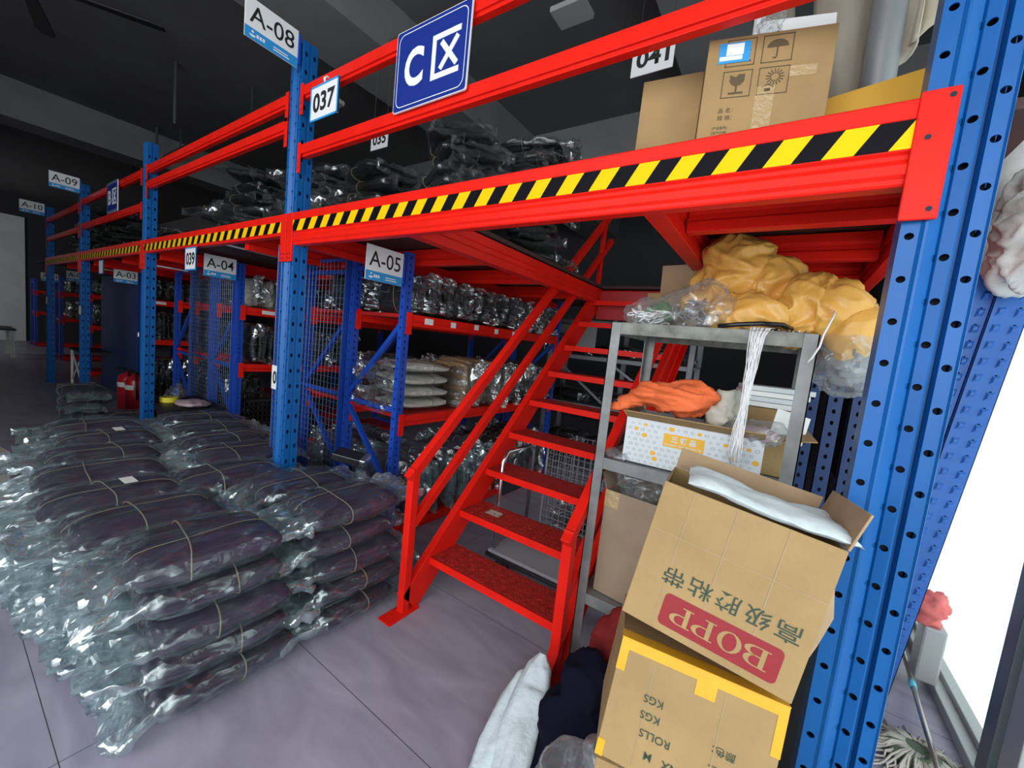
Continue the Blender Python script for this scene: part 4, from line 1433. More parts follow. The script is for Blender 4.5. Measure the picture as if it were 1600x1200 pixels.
# string tassel over the edge
m = MB()
r3 = random.Random(9)
for k in range(34):
    ox, oy = r3.uniform(-.028, .028), r3.uniform(-.006, .006)
    ph = r3.uniform(0, 6)
    pts = [(-.09 + ox * 1.6, 1.79, ZT + .014), (-.095 + ox * 1.3, 1.75, ZT + .010), (-.10 + ox, 1.728 + oy, ZT - .02)]
    for j in range(1, 9):
        s = j / 8
        sq = .35 + .65 * abs(s - .5) * 1.3
        pts.append((-.10 - .012 * s + ox * sq + .006 * math.sin(ph + s * 9), 1.724 + oy * .8, ZT - .02 - s * r3.uniform(.46, .50)))
    m.tube(pts, .0017, 4)
o = m.build('string_tassel', 'string_white', None, smooth=True)
tag(o, 'hank of loose white strings hanging over the front of the grey shelf', 'string')
o = MB().tube([(.12, 1.87, 1.86), (.115, 1.78, 1.82), (.105, 1.71, 1.79), (.09, 1.68, 1.74), (.085, 1.68, 1.70), (.07, 1.685, 1.66), (.06, 1.69, 1.645)], .0035, 5).build('cord', 'string_white', None, smooth=True)
tag(o, 'white drawstring dangling from the golden cloth', 'cord')
m = MB()
for k in range(40):
    x, y = r3.uniform(-.16, .05), r3.uniform(1.76, 1.82)
    q = Matrix.Translation((x, y, ZT + .004)) @ Euler((r3.uniform(-.5, .5), r3.uniform(-.5, .5), r3.uniform(0, 3))).to_matrix().to_4x4()
    m.box(-.012, .012, -.002, .002, -.002, .002, q)
o = m.build('metal_scraps', 'metal_pole', None)
tag(o, 'loose bits of rusty metal along the shelf edge', 'scrap', kind='stuff')

# printed white carton on the middle shelf
ZM = 1.132
t = carton('printed_carton', 'white carton with yellow print and open brown flaps on the middle shelf', (.53, .34, .20), (-.285, 1.79, ZM + .104), (0, 0, R(3)), 'carton_white', 'cardboard',
           (('front', 62, .07), ('right', 80, .16), ('left', 40, .08)))
for f in t.children:
    if f.name.startswith('flap'):
        f.data.materials[0] = MATS['cardboard']
m = MB().box(-.10, .06, -.0016, -.0004, .0, .056)
m.build('ochre_panel', 'ochre_print', t)
text('三 顿 品', t, -.02, -.002, .035, .028, 'carton_white', bold=.03)
text('GOURMET PRINTED MATTER', t, -.02, -.002, .010, .008, 'carton_white', bold=.01)
m, m2 = MB(), MB()
r4 = random.Random(5)
for a in range(19):
    for b in range(8):
        x, z = -.245 + a * .0272 + (b % 2) * .010, -.088 + b * .0235
        if x > .25 or (-.115 < x < .075 and -.012 < z < .068):
            continue
        tgt = m2 if r4.random() < .10 else m
        s = r4.uniform(.006, .0095) * (1.5 if tgt is m2 else 1)
        k = r4.choice((4, 5, 6, 8))
        p = [(x + s * math.cos(2 * PI * i / k + .6), z + s * .8 * math.sin(2 * PI * i / k + .6)) for i in range(k)]
        pi_ = [(x + s * .62 * math.cos(2 * PI * i / k + .6), z + s * .5 * math.sin(2 * PI * i / k + .6)) for i in range(k)]
        if tgt is m2:
            tgt.prism(p, -.0016, -.0004)
        else:
            tgt.add([(u, -.0012, v) for u, v in p] + [(u, -.0012, v) for u, v in pi_], [(i, (i + 1) % k, k + (i + 1) % k, k + i) for i in range(k)])
m.build('grey_icons', 'grey_print', t)
m2.build('yellow_icons', 'ochre_print', t)

o = blob('orange_cloth', 'orange_cloth', [((0, 0, .05), (.15, .13, .065)), ((-.10, -.02, .055), (.09, .10, .055)), ((.06, .02, .08), (.11, .10, .06)), ((-.17, -.06, .02), (.07, .04, .03)), ((-.225, -.07, -.01), (.06, .028, .024))],
         voxel=.009, amp=.020, freq=9, seed=6, loc=(-.37, 1.86, 1.385), stretch=(.7, 1, 1.7))
tag(o, 'crumpled orange cloth lying on the printed white carton', 'cloth')
o = blob('beige_cloth', 'beige_cloth', [((0, 0, .04), (.07, .12, .06)), ((.01, 0, .10), (.05, .10, .05))], amp=.03, freq=10, seed=7, loc=(-.19, 1.93, 1.36))
tag(o, 'beige cloth tucked behind the orange cloth', 'cloth')
o = blob('film_packet', 'film_bag', [((0, 0, .03), (.12, .08, .045))], amp=.025, freq=12, seed=9, loc=(-.06, 1.84, 1.33))
tag(o, 'clear packet of pinkish film on the printed carton', 'packet')
blob('packet_contents', 'pink_cloth', [((0, 0, .025), (.095, .06, .032))], amp=.015, freq=12, seed=10, parent=o)
# boxes and papers at the back of that shelf
carton('carton', 'flat brown carton behind the printed white one, right side', (.24, .16, .30), (-.06, 2.14, ZM + .152), (0, 0, R(4)), 'cardboard', 'cardboard', top=True)
for k in range(4):
    o = MB().box(-.13, .13, -.09, .09, 0, .022).build('paper_stack', 'white_paper' if k % 2 == 0 else 'carton_white', None, loc=(-.06 + .012 * k, 2.22, ZM + .306 + k * .024), rot=(0, 0, R(4 + 5 * k)), bevel=.002)
    tag(o, ['lowest white pad in the little stack behind the cloth', 'second white pad in the little stack behind the cloth', 'third white pad in the little stack behind the cloth', 'topmost white pad in the little stack behind the cloth'][k], 'paper pad', 'white pads on the back carton')
o = MB().box(-.06, .06, -.004, .004, -.06, .06).build('white_card', 'white_paper', None, loc=(.05, 2.0, ZM + .25), rot=(R(-20), R(12), R(10)))
tag(o, 'white printed card standing at the right end of the middle shelf', 'card')
o = blob('plastic_sleeve', 'film_bag', [((0, 0, .012), (.09, .06, .02))], amp=.02, freq=14, seed=15, floor=0, loc=(-.575, 1.80, ZM))
tag(o, 'clear crumpled sleeve left of the printed carton', 'plastic sleeve')

# tall brown carton on the low shelf, with a clear bag in it
t = carton('carton', 'tall plain brown carton on the low shelf behind the taped cartons', (.30, .34, .50), (-.46, 1.78, .472 + .252), (0, 0, R(-6)), 'cardboard_dark', 'cardboard_dark', (('left', 20, .08),))
MB().box(-.15, -.08, -.0012, 0, .17, .25).build('tape_patch', 'clear_tape', t)
o = blob('plastic_bag', 'film_bag', [((0, 0, 0), (.12, .12, .09)), ((-.05, -.05, .07), (.06, .05, .06))], amp=.035, freq=10, seed=21, sharp=.8, loc=(-.46, 1.93, .97))
tag(o, 'clear plastic bag stuffed into the tall brown carton', 'plastic bag')

# sacks on the floor at the foot of the shelf
o = blob('red_bag', 'red_cloth', [((0, 0, .18), (.13, .12, .19)), ((.04, 0, .40), (.10, .09, .16))], amp=.035, freq=8, seed=31, sharp=.7, floor=0, loc=(-.43, 1.58, 0))
tag(o, 'dark red crumpled bag standing under the grey shelf', 'bag')
o = blob('navy_bag', 'navy_cloth', [((0, 0, .16), (.15, .13, .17)), ((.02, .03, .34), (.10, .09, .14)), ((-.08, -.06, .06), (.12, .10, .07))], amp=.025, freq=6, seed=33, floor=0, loc=(-.46, 1.36, 0))
tag(o, 'navy black bag on the floor between the white sack and the taped carton', 'bag')
def slump(mb, axis, rad, flat, seed, n=30, k=26):
    """limp tube of cloth along a bent axis, with folds running lengthwise"""
    ax = [Vector(p) for p in axis]

    def fn(u, v):
        f = u * (len(ax) - 1)
        i = min(int(f), len(ax) - 2)
        c = ax[i].lerp(ax[i + 1], f - i)
        d = (ax[i + 1] - ax[i]).normalized()
        s = d.cross(Vector((0, 0, 1))).normalized()
        up = s.cross(d)
        rr = rad[i] + (rad[i + 1] - rad[i]) * (f - i)
        an = 2 * PI * v
        w = 1 + .30 * noise.noise(Vector((math.cos(an) * 2.1 + seed, math.sin(an) * 2.1, u * 1.6))) + .16 * (crease(Vector((math.cos(an) * 1.8, math.sin(an) * 1.8 + seed, u * 3.5))) - .4)
        p = c + (s * math.cos(an) * rr + up * math.sin(an) * rr * flat) * w
        p.z = max(p.z, .003 + .001 * u)
        return p
    mb.grid(n, k, fn, wrap=True)
    return mb


m = MB()
slump(m, [(-.60, 1.10, .05), (-.62, 1.20, .08), (-.64, 1.30, .13), (-.66, 1.39, .20), (-.67, 1.44, .27), (-.672, 1.46, .31)], [.05, .075, .08, .07, .045, .012], .8, 2)
slump(m, [(-.70, 1.10, .04), (-.71, 1.18, .06), (-.72, 1.27, .09), (-.725, 1.36, .14), (-.715, 1.42, .20), (-.71, 1.44, .225)], [.04, .06, .062, .055, .04, .012], .8, 6)
o = m.build('white_sack', 'white_sack', None, smooth=True)
tag(o, 'white woven sack slumped on the floor at the foot of the staircase', 'sack')
o = blob('plastic_bag', 'film_bag', [((0, 0, .20), (.11, .10, .20)), ((.05, -.02, .38), (.06, .05, .10))], amp=.035, freq=9, seed=37, sharp=.8, floor=0, loc=(-.34, 1.08, 0))
tag(o, 'clear plastic bag left of the yellow-taped carton at the bottom', 'plastic bag')

# ================================================================== the two big cartons in front
def qv(rv):
    v = Vector(rv)
    return Quaternion(v.normalized(), v.length)


t = carton('carton', 'open brown carton printed BOPP upside down, on top of the taped carton', (.375, .30, .354), (-.045, 1.033, 1.101), None, 'cardboard', 'cardboard_in',
           (('back', -12, .065), ('right', 10, .09)), quat=qv((-.114, .149, .113)))
t.children[0]['label'] = 'brown carton body with creases'
m = MB()
rp = []
for cx, cz, a0 in ((.115, .028, 0), (-.115, .028, 90), (-.115, -.028, 180), (.115, -.028, 270)):
    rp += [(cx + .012 * math.cos(R(a0 + i * 18)), cz + .012 * math.sin(R(a0 + i * 18))) for i in range(6)]
q = Matrix.Translation((.022, 0, -.118))
m.prism(rp, -.0012, -.0003, 'xz', q)
m.build('red_panel', 'red_ink', t)


def serif(mb, ch, cx, cz, w, h, y):
    """book-face capital drawn upside down (the carton stands on its head), centred at cx,cz"""
    def P(a, b): return (cx - a * w, y, cz - b * h)

    def quad(a0, a1, b0, b1): mb.add([P(a0, b0), P(a1, b0), P(a1, b1), P(a0, b1)], [(0, 1, 2, 3)])

    def arc(ac, bc, ra, rb, ia, ib, t0, t1):
        n = 18
        vs = []
        for i in range(n + 1):
            t = t0 + (t1 - t0) * i / n
            vs += [P(ac + ra * math.cos(t), bc + rb * math.sin(t)), P(ac + ia * math.cos(t), bc + ib * math.sin(t))]
        mb.add(vs, [(2 * i, 2 * i + 1, 2 * i + 3, 2 * i + 2) for i in range(n)])
    if ch == 'O':
        arc(0, 0, .5, .52, .29, .46, 0, 2 * PI)
        return
    quad(-.36, -.16, -.5, .5)
    quad(-.50, -.36, .44, .5); quad(-.16, .05, .44, .5)
    quad(-.50, -.36, -.5, -.44); quad(-.16, 0 if ch == 'P' else .05, -.5, -.44)
    arc(.05, .22, .42, .28, .20, .22, -PI / 2, PI / 2)
    quad(-.16, .05, -.06, .0)
    if ch == 'B':
        arc(.05, -.25, .48, .25, .25, .19, -PI / 2, PI / 2)


for ch, cx in (('B', .102), ('O', .047), ('P', -.010), ('P', -.060)):
    m = MB()
    serif(m, ch, cx, -.118, .050, .046, -.0017)
    m.build('lettering', 'cardboard', t)
text('高级胶粘带', t, .02, -.0012, -.037, .045, 'green_ink', w=.29, rot=PI, bold=.004, spacing=1.25)
for x in (-.115, -.02, .085):
    MB().box(x - .0012, x + .0012, -.0007, .0, -.17, .175).build('crease', 'cardboard_in', t)
MB().box(-.18, .185, -.0008, 0, .055, .057).build('crease', 'cardboard_in', t)
# torn right-hand side flap and the white foam inside
m = MB().prism([(.0, -.16), (.035, -.05), (.05, .02), (.02, .10), (0, .17)], .02, .026, 'xz', Matrix.Translation((.187, .0, 0)) @ Matrix.Rotation(R(35), 4, 'Z'))
m.build('torn_flap', 'cardboard_in', t)
m = MB()
for sgn in (1, -1):
    m.grid(22, 18, lambda u, v, sgn=sgn: (.175 * (2 * u - 1), .125 * (2 * v - 1), .012 * sgn * (1 - max(abs(2 * u - 1), abs(2 * v - 1)) ** 12) + .018 * noise.noise(Vector((u * 2.4, v * 2.0, 3))) + .004 * noise.noise(Vector((u * 9, v * 8, 1)))))
o = m.build('foam_sheet', 'foam_white', None, loc=(.0, 1.185, 1.275), rot=(R(-4), R(9), R(8)), smooth=True)
tag(o, 'white foam sheet lying in the open BOPP carton', 'foam')

t = carton('carton', 'closed brown carton edged with yellow tape, under the open carton', (.37, .32, .285), (-.066, .994, .742), None, 'cardboard', 'cardboard_in', (), top=True, quat=qv((-.231, .077, .266)))
for x0, x1, y0, y1, z0, z1 in ((-.186, .186, -.0012, 0, .118, .143), (-.187, .187, -.0012, .045, .1425, .1442), (-.186, -.165, -.0014, 0, .065, .125), (-.186, -.168, -.0014, 0, -.143, -.105),
                               (.166, .186, -.0014, 0, .03, .12), (-.005, .04, -.0014, 0, .085, .13)):
    MB().box(x0, x1, y0, y1, z0, z1).build('yellow_tape', 'parcel_tape', t)
text('MMX   M', t, -.03, -.0016, -.095, .018, 'green_ink', rot=PI, bold=.006)
text('ROLLS', t, -.065, -.0016, -.050, .018, 'green_ink', rot=PI, bold=.006)
text('KGS', t, -.085, -.0016, -.010, .018, 'green_ink', rot=PI, bold=.006)
text('KGS', t, -.085, -.0016, .028, .018, 'green_ink', rot=PI, bold=.006)
text('净重：', t, .08, -.0016, -.095, .020, 'green_ink', rot=PI, bold=.004)
text('毛重：', t, .08, -.0016, -.055, .020, 'green_ink', rot=PI, bold=.004)
text('颜色：', t, .08, -.0016, -.012, .020, 'green_ink', rot=PI, bold=.004)
text('18', t, .02, -.0016, -.085, .012, 'red_ink', rot=PI)
for x in (-.10, .06):
    MB().box(x - .001, x + .001, -.0007, 0, -.13, .11).build('crease', 'cardboard_in', t)
carton('carton', 'plain brown carton at the bottom of the carton stack', (.40, .34, .575), (-.06, .99, .288), (0, 0, R(12)), 'cardboard', 'cardboard', (), top=True)

# ================================================================== open carton on the deck
t = carton('carton', 'open brown carton with handling symbols standing on the deck', (.335, .30, .335), (-.172, 1.435, 2.262 + .172), (R(-3), 0, R(14)), 'cardboard', 'cardboard_in', (), top=True)
q = Matrix.Translation((-.168, .12, 0)) @ Matrix.Rotation(R(-6), 4, 'Z')
MB().box(-.20, -.001, -.0025, .0025, -.165, .16, q).build('flap', 'cardboard', t, bevel=.001, seg=1)


def sym(mb, kind, cx, cz, s):
    y0, y1 = -.0012, -.0003
    e = s * .06
    mb.box(cx - s, cx + s, y0, y1, cz + s - e, cz + s).box(cx - s, cx + s, y0, y1, cz - s, cz - s + e)
    mb.box(cx - s, cx - s + e, y0, y1, cz - s, cz + s).box(cx + s - e, cx + s, y0, y1, cz - s, cz + s)
    P = lambda pts: mb.prism([(cx + s * a, cz + s * b) for a, b in pts], y0, y1)
    if kind == 'up':
        for o in (-.38, .38):
            P([(o - .3, .1), (o + .3, .1), (o, .75)]); P([(o - .12, -.45), (o + .12, -.45), (o + .12, .1), (o - .12, .1)])
        P([(-.75, -.72), (.75, -.72), (.75, -.6), (-.75, -.6)])
    if kind == 'umbrella':
        P([(.7 * math.cos(R(a)), .1 + .55 * math.sin(R(a))) for a in range(0, 181, 15)]); P([(-.05, -.6), (.05, -.6), (.05, .1), (-.05, .1)]); P([(-.25, -.72), (.0, -.72), (.0, -.62), (-.25, -.62)])
    if kind == 'glass':
        P([(-.5, .7), (-.1, .5), (.1, .72), (.5, .7), (.5, .2), (.3, -.05), (.06, -.15), (-.06, -.15), (-.3, -.05), (-.5, .2)]); P([(-.06, -.6), (.06, -.6), (.06, -.15), (-.06, -.15)]); P([(-.5, -.74), (.5, -.74), (.5, -.6), (-.5, -.6)])
    if kind == 'sun':
        for a in range(0, 360, 24):
            c, d = math.cos(R(a)), math.sin(R(a))
            P([(.1 + .25 * c - .035 * d, .25 + .25 * d + .035 * c), (.1 + .25 * c + .035 * d, .25 + .25 * d - .035 * c), (.1 + .6 * c + .03 * d, .25 + .6 * d - .03 * c), (.1 + .6 * c - .03 * d, .25 + .6 * d + .03 * c)])
        P([(-.7, -.45), (-.3, -.2), (.1, -.45), (.1, -.52), (-.3, -.3), (-.7, -.52)]); P([(-.5, -.78), (-.1, -.78), (-.1, -.55), (-.5, -.55)])


m = MB()
for kind, cx, cz in (('up', -.075, .118), ('umbrella', .022, .118), ('glass', -.075, .025), ('sun', .022, .025)):
    sym(m, kind, cx, cz, .040)
m.build('handling_symbols', 'brown_ink', t)
text('品 名：', t, -.095, -.0012, -.052, .015, 'brown_ink')
text('规 格：', t, -.095, -.0012, -.074, .015, 'brown_ink')
for k, s in enumerate(('[产品型号]', '[生产日期]', '[有害物质]')):
    text(s, t, -.105, -.0012, -.105 - k * .0145, .010, 'brown_ink')
m = MB().box(-.135, -.05, -.0016, -.0004, .09, .15)
sl = m.build('blue_label', 'sign_blue', t)
MB().box(-.115, -.068, -.0022, -.0016, .112, .146).box(-.132, -.07, -.0022, -.0016, .098, .110).build('label_print', 'white_board', sl)
m = MB().box(-.02, .03, -.0012, -.0002, -.14, .01)
m.build('clear_tape', 'clear_tape', t)
m = MB().box(.06, .13, -.0012, -.0002, .03, .06)
m.build('clear_tape', 'clear_tape', t)
o = MB().box(-.11, .11, -.003, .003, -.05, .05).build('white_card', 'white_paper', None, loc=(-.13, 1.60, 2.70), rot=(R(-25), R(3), R(12)))
tag(o, 'white card sticking out of the carton on the deck', 'card')
o = blob('tape_tuft', 'film_bag', [((0, 0, 0), (.03, .02, .05)), ((.025, 0, .02), (.02, .015, .04))], voxel=.006, amp=.02, freq=25, seed=51, loc=(-.185, 1.47, 2.635))
tag(o, 'tuft of crumpled clear tape at the top of the deck carton', 'tape')
o = MB().box(-.13, .13, -.006, .006, -.18, .03).build('orange_board', 'orange_board', None, loc=(.10, 1.60, 2.262 + .18), rot=(R(-6), R(-8), 0))
tag(o, 'orange board leaning behind the right end of the taped beam', 'board')


def roll(name, label, m, p0, p1, r, amp=.01, seed=1, cat='fabric roll'):
    p0, p1 = Vector(p0), Vector(p1)
    d = p1 - p0
    L = d.length
    d.normalize()
    a = d.orthogonal().normalized(); b = d.cross(a)
    mb = MB()

    def fn(u, v):
        e = min(1.0, (min(u, 1 - u) * L / (r * .6)) ** .5) if 0 < u < 1 else 0.03
        an = 2 * PI * v
        rr = r * (.25 + .75 * e) + amp * noise.noise(Vector((math.cos(an) * 2.2 + seed, math.sin(an) * 2.2, u * L * 5)))
        return p0 + d * (u * L) + (a * math.cos(an) + b * math.sin(an)) * rr - p0
    mb.grid(30, 22, fn, wrap=True)
    o = mb.build(name, m, None, loc=p0, smooth=True)
    return tag(o, label, cat)


roll('fabric_roll', 'grey-beige bagged fabric roll standing on the deck behind the open carton', 'roll_cloth', (.08, 2.05, 2.262), (-.08, 2.0, 3.5), .085, .02, 3)
roll('fabric_roll', 'second grey fabric roll standing left of the first on the deck', 'roll_cloth', (-.16, 2.2, 2.262), (-.30, 2.2, 3.5), .075, .012, 5)
roll('steel_pipe', 'grey-green pipe leaning up from the deck right of the fabric rolls', 'pale_steel', (.13, 1.95, 2.262), (.115, 1.9, 3.5), .05, .001, 5, 'pipe')
roll('white_post', 'pale upright bar at the top edge behind the fabric rolls', 'white_paper', (-.28, 2.0, 2.262), (-.30, 2.0, 3.6), .022, .0, 5, 'post')
m = MB()


def canv(u, v):
    x = .155 + .17 * v + .03 * math.sin(v * 8) * u
    zlow = 2.70 + .14 * v
    z = 3.6 - (3.6 - zlow) * u
    return (x - .02 * u, 1.93 + .03 * noise.noise(Vector((v * 5, u * 7, 2))) + .02 * math.sin(v * 14), z)


m.grid(26, 20, canv)
o = m.build('canvas_cloth', 'canvas', None, smooth=True)
sd = o.modifiers.new('thick', 'SOLIDIFY'); sd.thickness = .006
tag(o, 'cream canvas hanging at the top right beside the near post', 'cloth')

# ================================================================== behind the stairs
t = thing('platform_trolley', 'grey platform trolley with a chrome push handle under the staircase', 'trolley', (-1.16, 2.42, 0))
MB().box(-.36, .36, -.24, .24, .155, .18).build('platform', 'trolley_grey', t, bevel=.01)
MB().box(-.37, .37, -.25, .25, .13, .158).build('bumper_frame', 'black', t, bevel=.008)
MB().tube([(-.33, -.2, .18), (-.33, -.2, .80), (-.33, -.15, .86), (-.33, .15, .86), (-.33, .2, .80), (-.33, .2, .18)], .014, 10).build('push_handle', 'chrome', t, smooth=True)
MB().box(-.338, -.322, -.17, .17, .55, .66).build('handle_board', 'black', t, bevel=.004)
for x in (-.27, .27):
    for y in (-.17, .17):
        q = Matrix.Translation((x, y, .055)) @ Matrix.Rotation(R(90), 4, 'X')
        w = MB().lathe([(.02, -.016), (.052, -.016), (.055, -.01), (.055, .01), (.052, .016), (.02, .016)], 16)
        w.v = [tuple(q @ Vector(v)) for v in w.v]
        w.box(x - .02, x + .02, y - .024, y + .024, .06, .132)
        w.build('caster', 'black', t)
t = thing('wire_cart', 'grey wire mesh cart standing behind the staircase', 'cart', (-1.02, 3.02, .10))
m = MB()
w, d, h = .42, .26, .72
for k in range(15):
    z = .02 + h * k / 14
    m.tube([(-w, -d, z), (w, -d, z), (w, d, z), (-w, d, z)], .003, 4, True)
for k in range(17):
    x = -w + 2 * w * k / 16
    m.tube([(x, -d, .02), (x, -d, h + .02)], .0025, 4).tube([(x, d, .02), (x, d, h + .02)], .0025, 4)
for k in range(11):
    y = -d + 2 * d * k / 10
    m.tube([(-w, y, .02), (-w, y, h + .02)], .0025, 4).tube([(w, y, .02), (w, y, h + .02)], .0025, 4)
m.build('wire_basket', 'pale_steel', t)
m = MB()
for sx in (-1, 1):
    for sy in (-1, 1):
        m.tube([(sx * w, sy * d, -.03), (sx * w, sy * d, h + .03)], .009, 6)
m.build('corner_post', 'pale_steel', t)
for sx in (-1, 1):
    for sy in (-1, 1):
        q = Matrix.Translation((sx * w, sy * d, -.06)) @ Matrix.Rotation(R(90), 4, 'X')
        c = MB().lathe([(.01, -.012), (.036, -.012), (.038, 0), (.036, .012), (.01, .012)], 14)
        c.v = [tuple(q @ Vector(v)) for v in c.v]
        c.build('caster', 'black', t)
for k in range(3):
    place(BLACK[k], (-1.02 + .02 * k, 3.02, .13 + .11 * k), (0, 0, R(90)), 'dark bundle, %s in the wire cart behind the staircase' % ORD[k], 'bundles in the wire cart', (1.0, 1.0, 1))
# grey rack behind the stairs with a lettered board
t = thing('storage_rack', 'tall light grey rack standing behind the staircase', 'rack', (0, 5.0, 0))
for x in (-2.75, -1.85, -.9):
    for y in (0, .5):
        MB().box(x - .03, x + .03, y - .025, y + .025, 0, 2.12).build('upright', 'pale_steel', t, bevel=.003)
for z in (2.02, 1.55, .9, .3):
    m = MB()
    m.box(-2.72, -.87, -.02, .02, z - .05, z).box(-2.72, -.87, .48, .52, z - .05, z)
    m.box(-2.72, -.87, .02, .48, z - .012, z - .002)
    m.build('shelf_beam', 'pale_steel', t)
MB().bar((-2.7, .0, 1.5), (-1.9, .0, .95), .02, .03).bar((-1.8, 0, 1.45), (-.95, 0, .95), .02, .03).build('brace', 'pale_steel', t)
t2 = thing('lettered_board', 'light grey lettered board on the rack behind the staircase', 'sign', (-2.38, 4.955, 1.78))
MB().box(-.30, .30, -.004, .004, -.17, .17).build('board', 'frame_grey', t2)
text('网仓', t2, -.08, -.006, -.02, .15, 'ink', bold=.02)
for k in range(9):
    place(BLACK[k % 4], (-2.5 + (k % 3) * .62, 5.25, (1.553, .903, .303)[k // 3]), (0, 0, R(90) + rnd.uniform(-.1, .1)), '%s bundle from the left on the %s shelf of the grey rack' % (NTH[k % 3], ('upper', 'middle', 'lower')[k // 3]), 'bundles on the grey rack', (1, 1, 1.6))

# black fittings between shelf and near post
for k, (x, y, z, s) in enumerate(((.27, 1.9, .60, 1.0), (.33, 1.86, .60, .8))):
    t = thing('pipe_fitting', ['larger black ribbed machine fitting between the grey shelf and the near post', 'smaller black ribbed machine fitting beside the larger one'][k], 'fitting', (x, y, z), (R(20), R(15 - 30 * k), 0), group='black machine fittings')
    MB().lathe([(.03 * s, 0), (.05 * s, 0), (.05 * s, .10 * s), (.038 * s, .13 * s), (.038 * s, .24 * s), (.06 * s, .25 * s), (.06 * s, .29 * s), (.036 * s, .29 * s), (.036 * s, .2 * s)], 20).build('barrel', 'black_gloss', t, smooth=False)
    MB().lathe([(.05 * s, .155 * s), (.058 * s, .16 * s), (.058 * s, .18 * s), (.05 * s, .185 * s), (.05 * s, .155 * s)], 20).build('flange_ring', 'black_gloss', t)
o = MB().box(-.13, .13, -.16, .16, -.60, 0).build('machine_cabinet', 'black', None, loc=(.27, 1.95, .60), bevel=.01)
tag(o, 'black cabinet on the floor holding the machine fittings', 'cabinet')
for k, x in enumerate((.14, .24, .34)):
    m = MB()
    m.holed((-.035, 0), (.035, 0), 0, 1.9, .06, .02, .008, .012)
    m.box(-.035, -.030, 0, .05, 0, 1.9).box(.030, .035, 0, .05, 0, 1.9)
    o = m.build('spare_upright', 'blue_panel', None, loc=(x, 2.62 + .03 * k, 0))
    tag(o, ['leftmost', 'middle', 'rightmost'][k] + ' dark blue spare upright standing behind the grey shelf', 'upright', 'dark spare uprights behind the grey shelf')

# loose embossed uprights leaning by the window
for k, (xb, xt, y) in enumerate(((.505, .70, 2.79), (.622, .815, 2.77))):
    t = thing('loose_upright', ['left-hand blue embossed upright leaning by the window', 'right-hand blue embossed upright leaning against the window'][k], 'upright', (xb, y, 0), (0, math.atan2(xt - xb, 2.16), 0), group='loose blue uprights by the window')
    m = MB()
    w, h = .115, 2.17
    m.holed((-w / 2, 0), (0, -.0), 0, h, .0775, .0, .006, .007)
    m.holed((0, 0), (w / 2, 0), 0, h, .0775, .03, .006, .007)
    m.box(-w / 2, -w / 2 + .003, .0, .035, 0, h).box(w / 2 - .003, w / 2, 0, .035, 0, h).box(-w / 2, w / 2, .033, .035, 0, h)
    e = m
    nb = int(h / .0775)
    for q in range(nb):
        for sx, hgt in ((-.028, .004), (.028, .005)):
            z = .05 + q * .0775
            if z > h - .03:
                continue
            k = 1.35
            e.add([(sx + k * a_, 0, z + k * b_) for a_, b_ in ((-.010, -.016), (.010, -.010), (.012, .016), (-.008, .014))] + [(sx + k * a_, -hgt * 2.4, z + k * b_) for a_, b_ in ((-.004, -.006), (.006, 0), (.006, .008), (-.003, .006))],
                  [(0, 1, 5, 4), (1, 2, 6, 5), (2, 3, 7, 6), (3, 0, 4, 7), (4, 5, 6, 7)])
    m.build('channel', 'blue_loose', t)

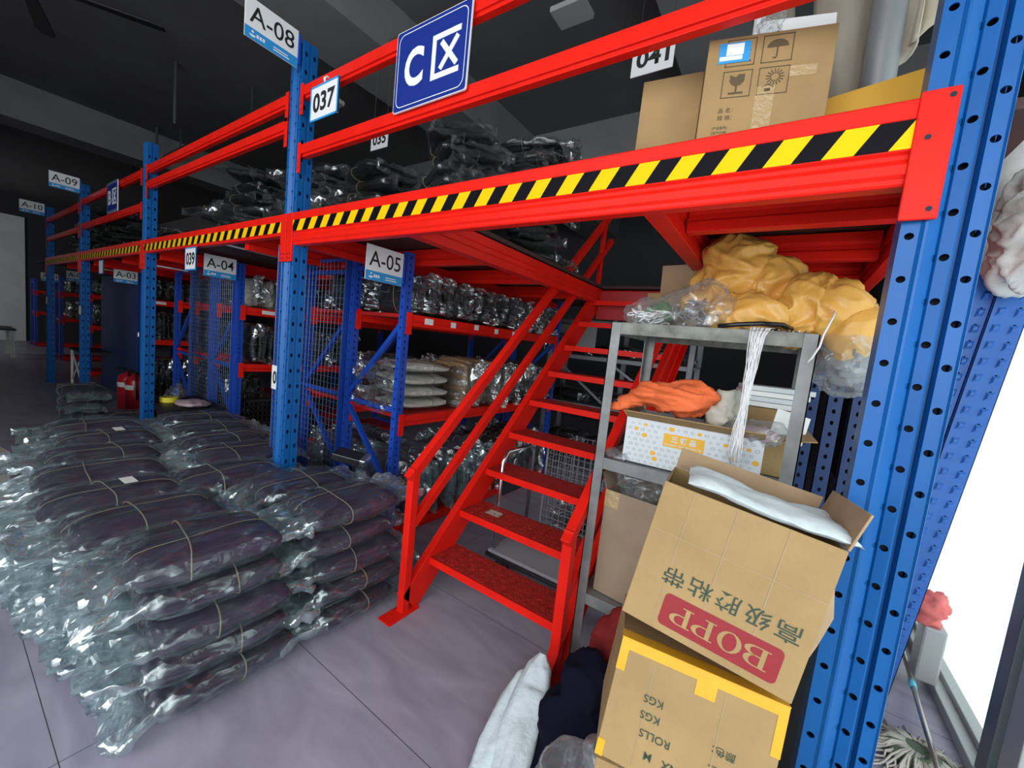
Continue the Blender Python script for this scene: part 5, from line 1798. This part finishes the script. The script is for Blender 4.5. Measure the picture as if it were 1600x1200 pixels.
roll('wrapped_roll', 'roll wrapped in pale plastic sheet standing behind the loose blue uprights', 'pale_sheet', (.62, 3.10, 0), (.80, 3.0, 2.85), .13, .05, 11)
o = blob('pale_bundle', 'pale_sheet', [((0, 0, 0), (.10, .16, .16)), ((.0, .05, -.14), (.09, .14, .10)), ((0, .05, .16), (.08, .12, .12))], amp=.04, freq=8, seed=61, sharp=.8, loc=(.78, 2.62, 2.30))
tag(o, 'pale crumpled plastic sheet bundle high by the window', 'plastic sheet')
o = blob('red_cloth', 'pale_red_cloth', [((0, 0, .06), (.075, .07, .08)), ((.03, 0, .12), (.05, .05, .06))], amp=.03, freq=9, seed=63, floor=0, loc=(.80, 2.98, .36))
tag(o, 'pale red cloth on the window ledge behind the loose uprights', 'cloth')
o = MB().box(-.045, .045, -.06, .06, .056, .36).build('storage_box', 'frame_grey', None, loc=(.845, 3.0, 0), bevel=.01)
tag(o, 'grey box by the window track under the red cloth', 'box')

# mop
t = thing('mop', 'mop with a stained head and a metal pole lying along the window track', 'mop', (.70, 2.42, 0))
MB().tube([(.02, -.24, .115), (.045, .12, .105), (.095, .86, .10)], .011, 8).build('pole', 'metal_pole', t, smooth=True)
MB().tube([(.060, .345, .103), (.064, .40, .102)], .015, 10).build('grip_ring', 'cyan_plastic', t, smooth=True)
blob('mop_head', 'mop_green', [((0, -.06, .04), (.10, .09, .045))], amp=.02, freq=12, seed=71, floor=0, parent=t)
m = MB()
r5 = random.Random(2)
for k in range(90):
    a = r5.uniform(0, 2 * PI)
    c, s = math.cos(a), math.sin(a)
    l = r5.uniform(.10, .17)
    pts = [(.04 * c, -.06 + .04 * s, .075), (.09 * c, -.06 + .09 * s, .06 + r5.uniform(-.01, .01))]
    for j in range(1, 5):
        pts.append((c * (.09 + (l - .03) * j / 4) + r5.uniform(-.012, .012), -.06 + s * (.09 + (l - .03) * j / 4) + r5.uniform(-.012, .012), max(.007, .055 - .05 * j / 3)))
    m.tube(pts, .005, 4)
m.build('fibres', 'mop_fibre', t, smooth=True)['kind'] = 'stuff'

t = thing('metal_case', 'small black case with a bright metal edge lying on the pile by the mesh', 'case', (-2.30, 1.60, .715), (R(8), R(10), R(35)))
MB().box(-.11, .11, -.06, .06, 0, .05).build('case_body', 'black_gloss', t, bevel=.006)
MB().box(.075, .112, -.062, .062, .008, .052).build('metal_edge', 'chrome', t, bevel=.004)

rack('farthest dark blue rack at the left edge of the photo', -19.6, -18.9, 1.95, 4.3, 2.05, (1.70, 1.06, .10), brace=False)
t = thing('folding_table', 'dark bench with pale legs at the far left edge', 'table', (-15.9, 1.05, 0))
MB().box(-.6, .6, -.25, .25, .66, .70).build('table_top', 'black', t)
for sx in (-1, 1):
    for sy in (-1, 1):
        MB().box(.5 * sx - .03, .5 * sx + .03, .2 * sy - .03, .2 * sy + .03, 0, .66).build('leg', 'pale_wall', t)
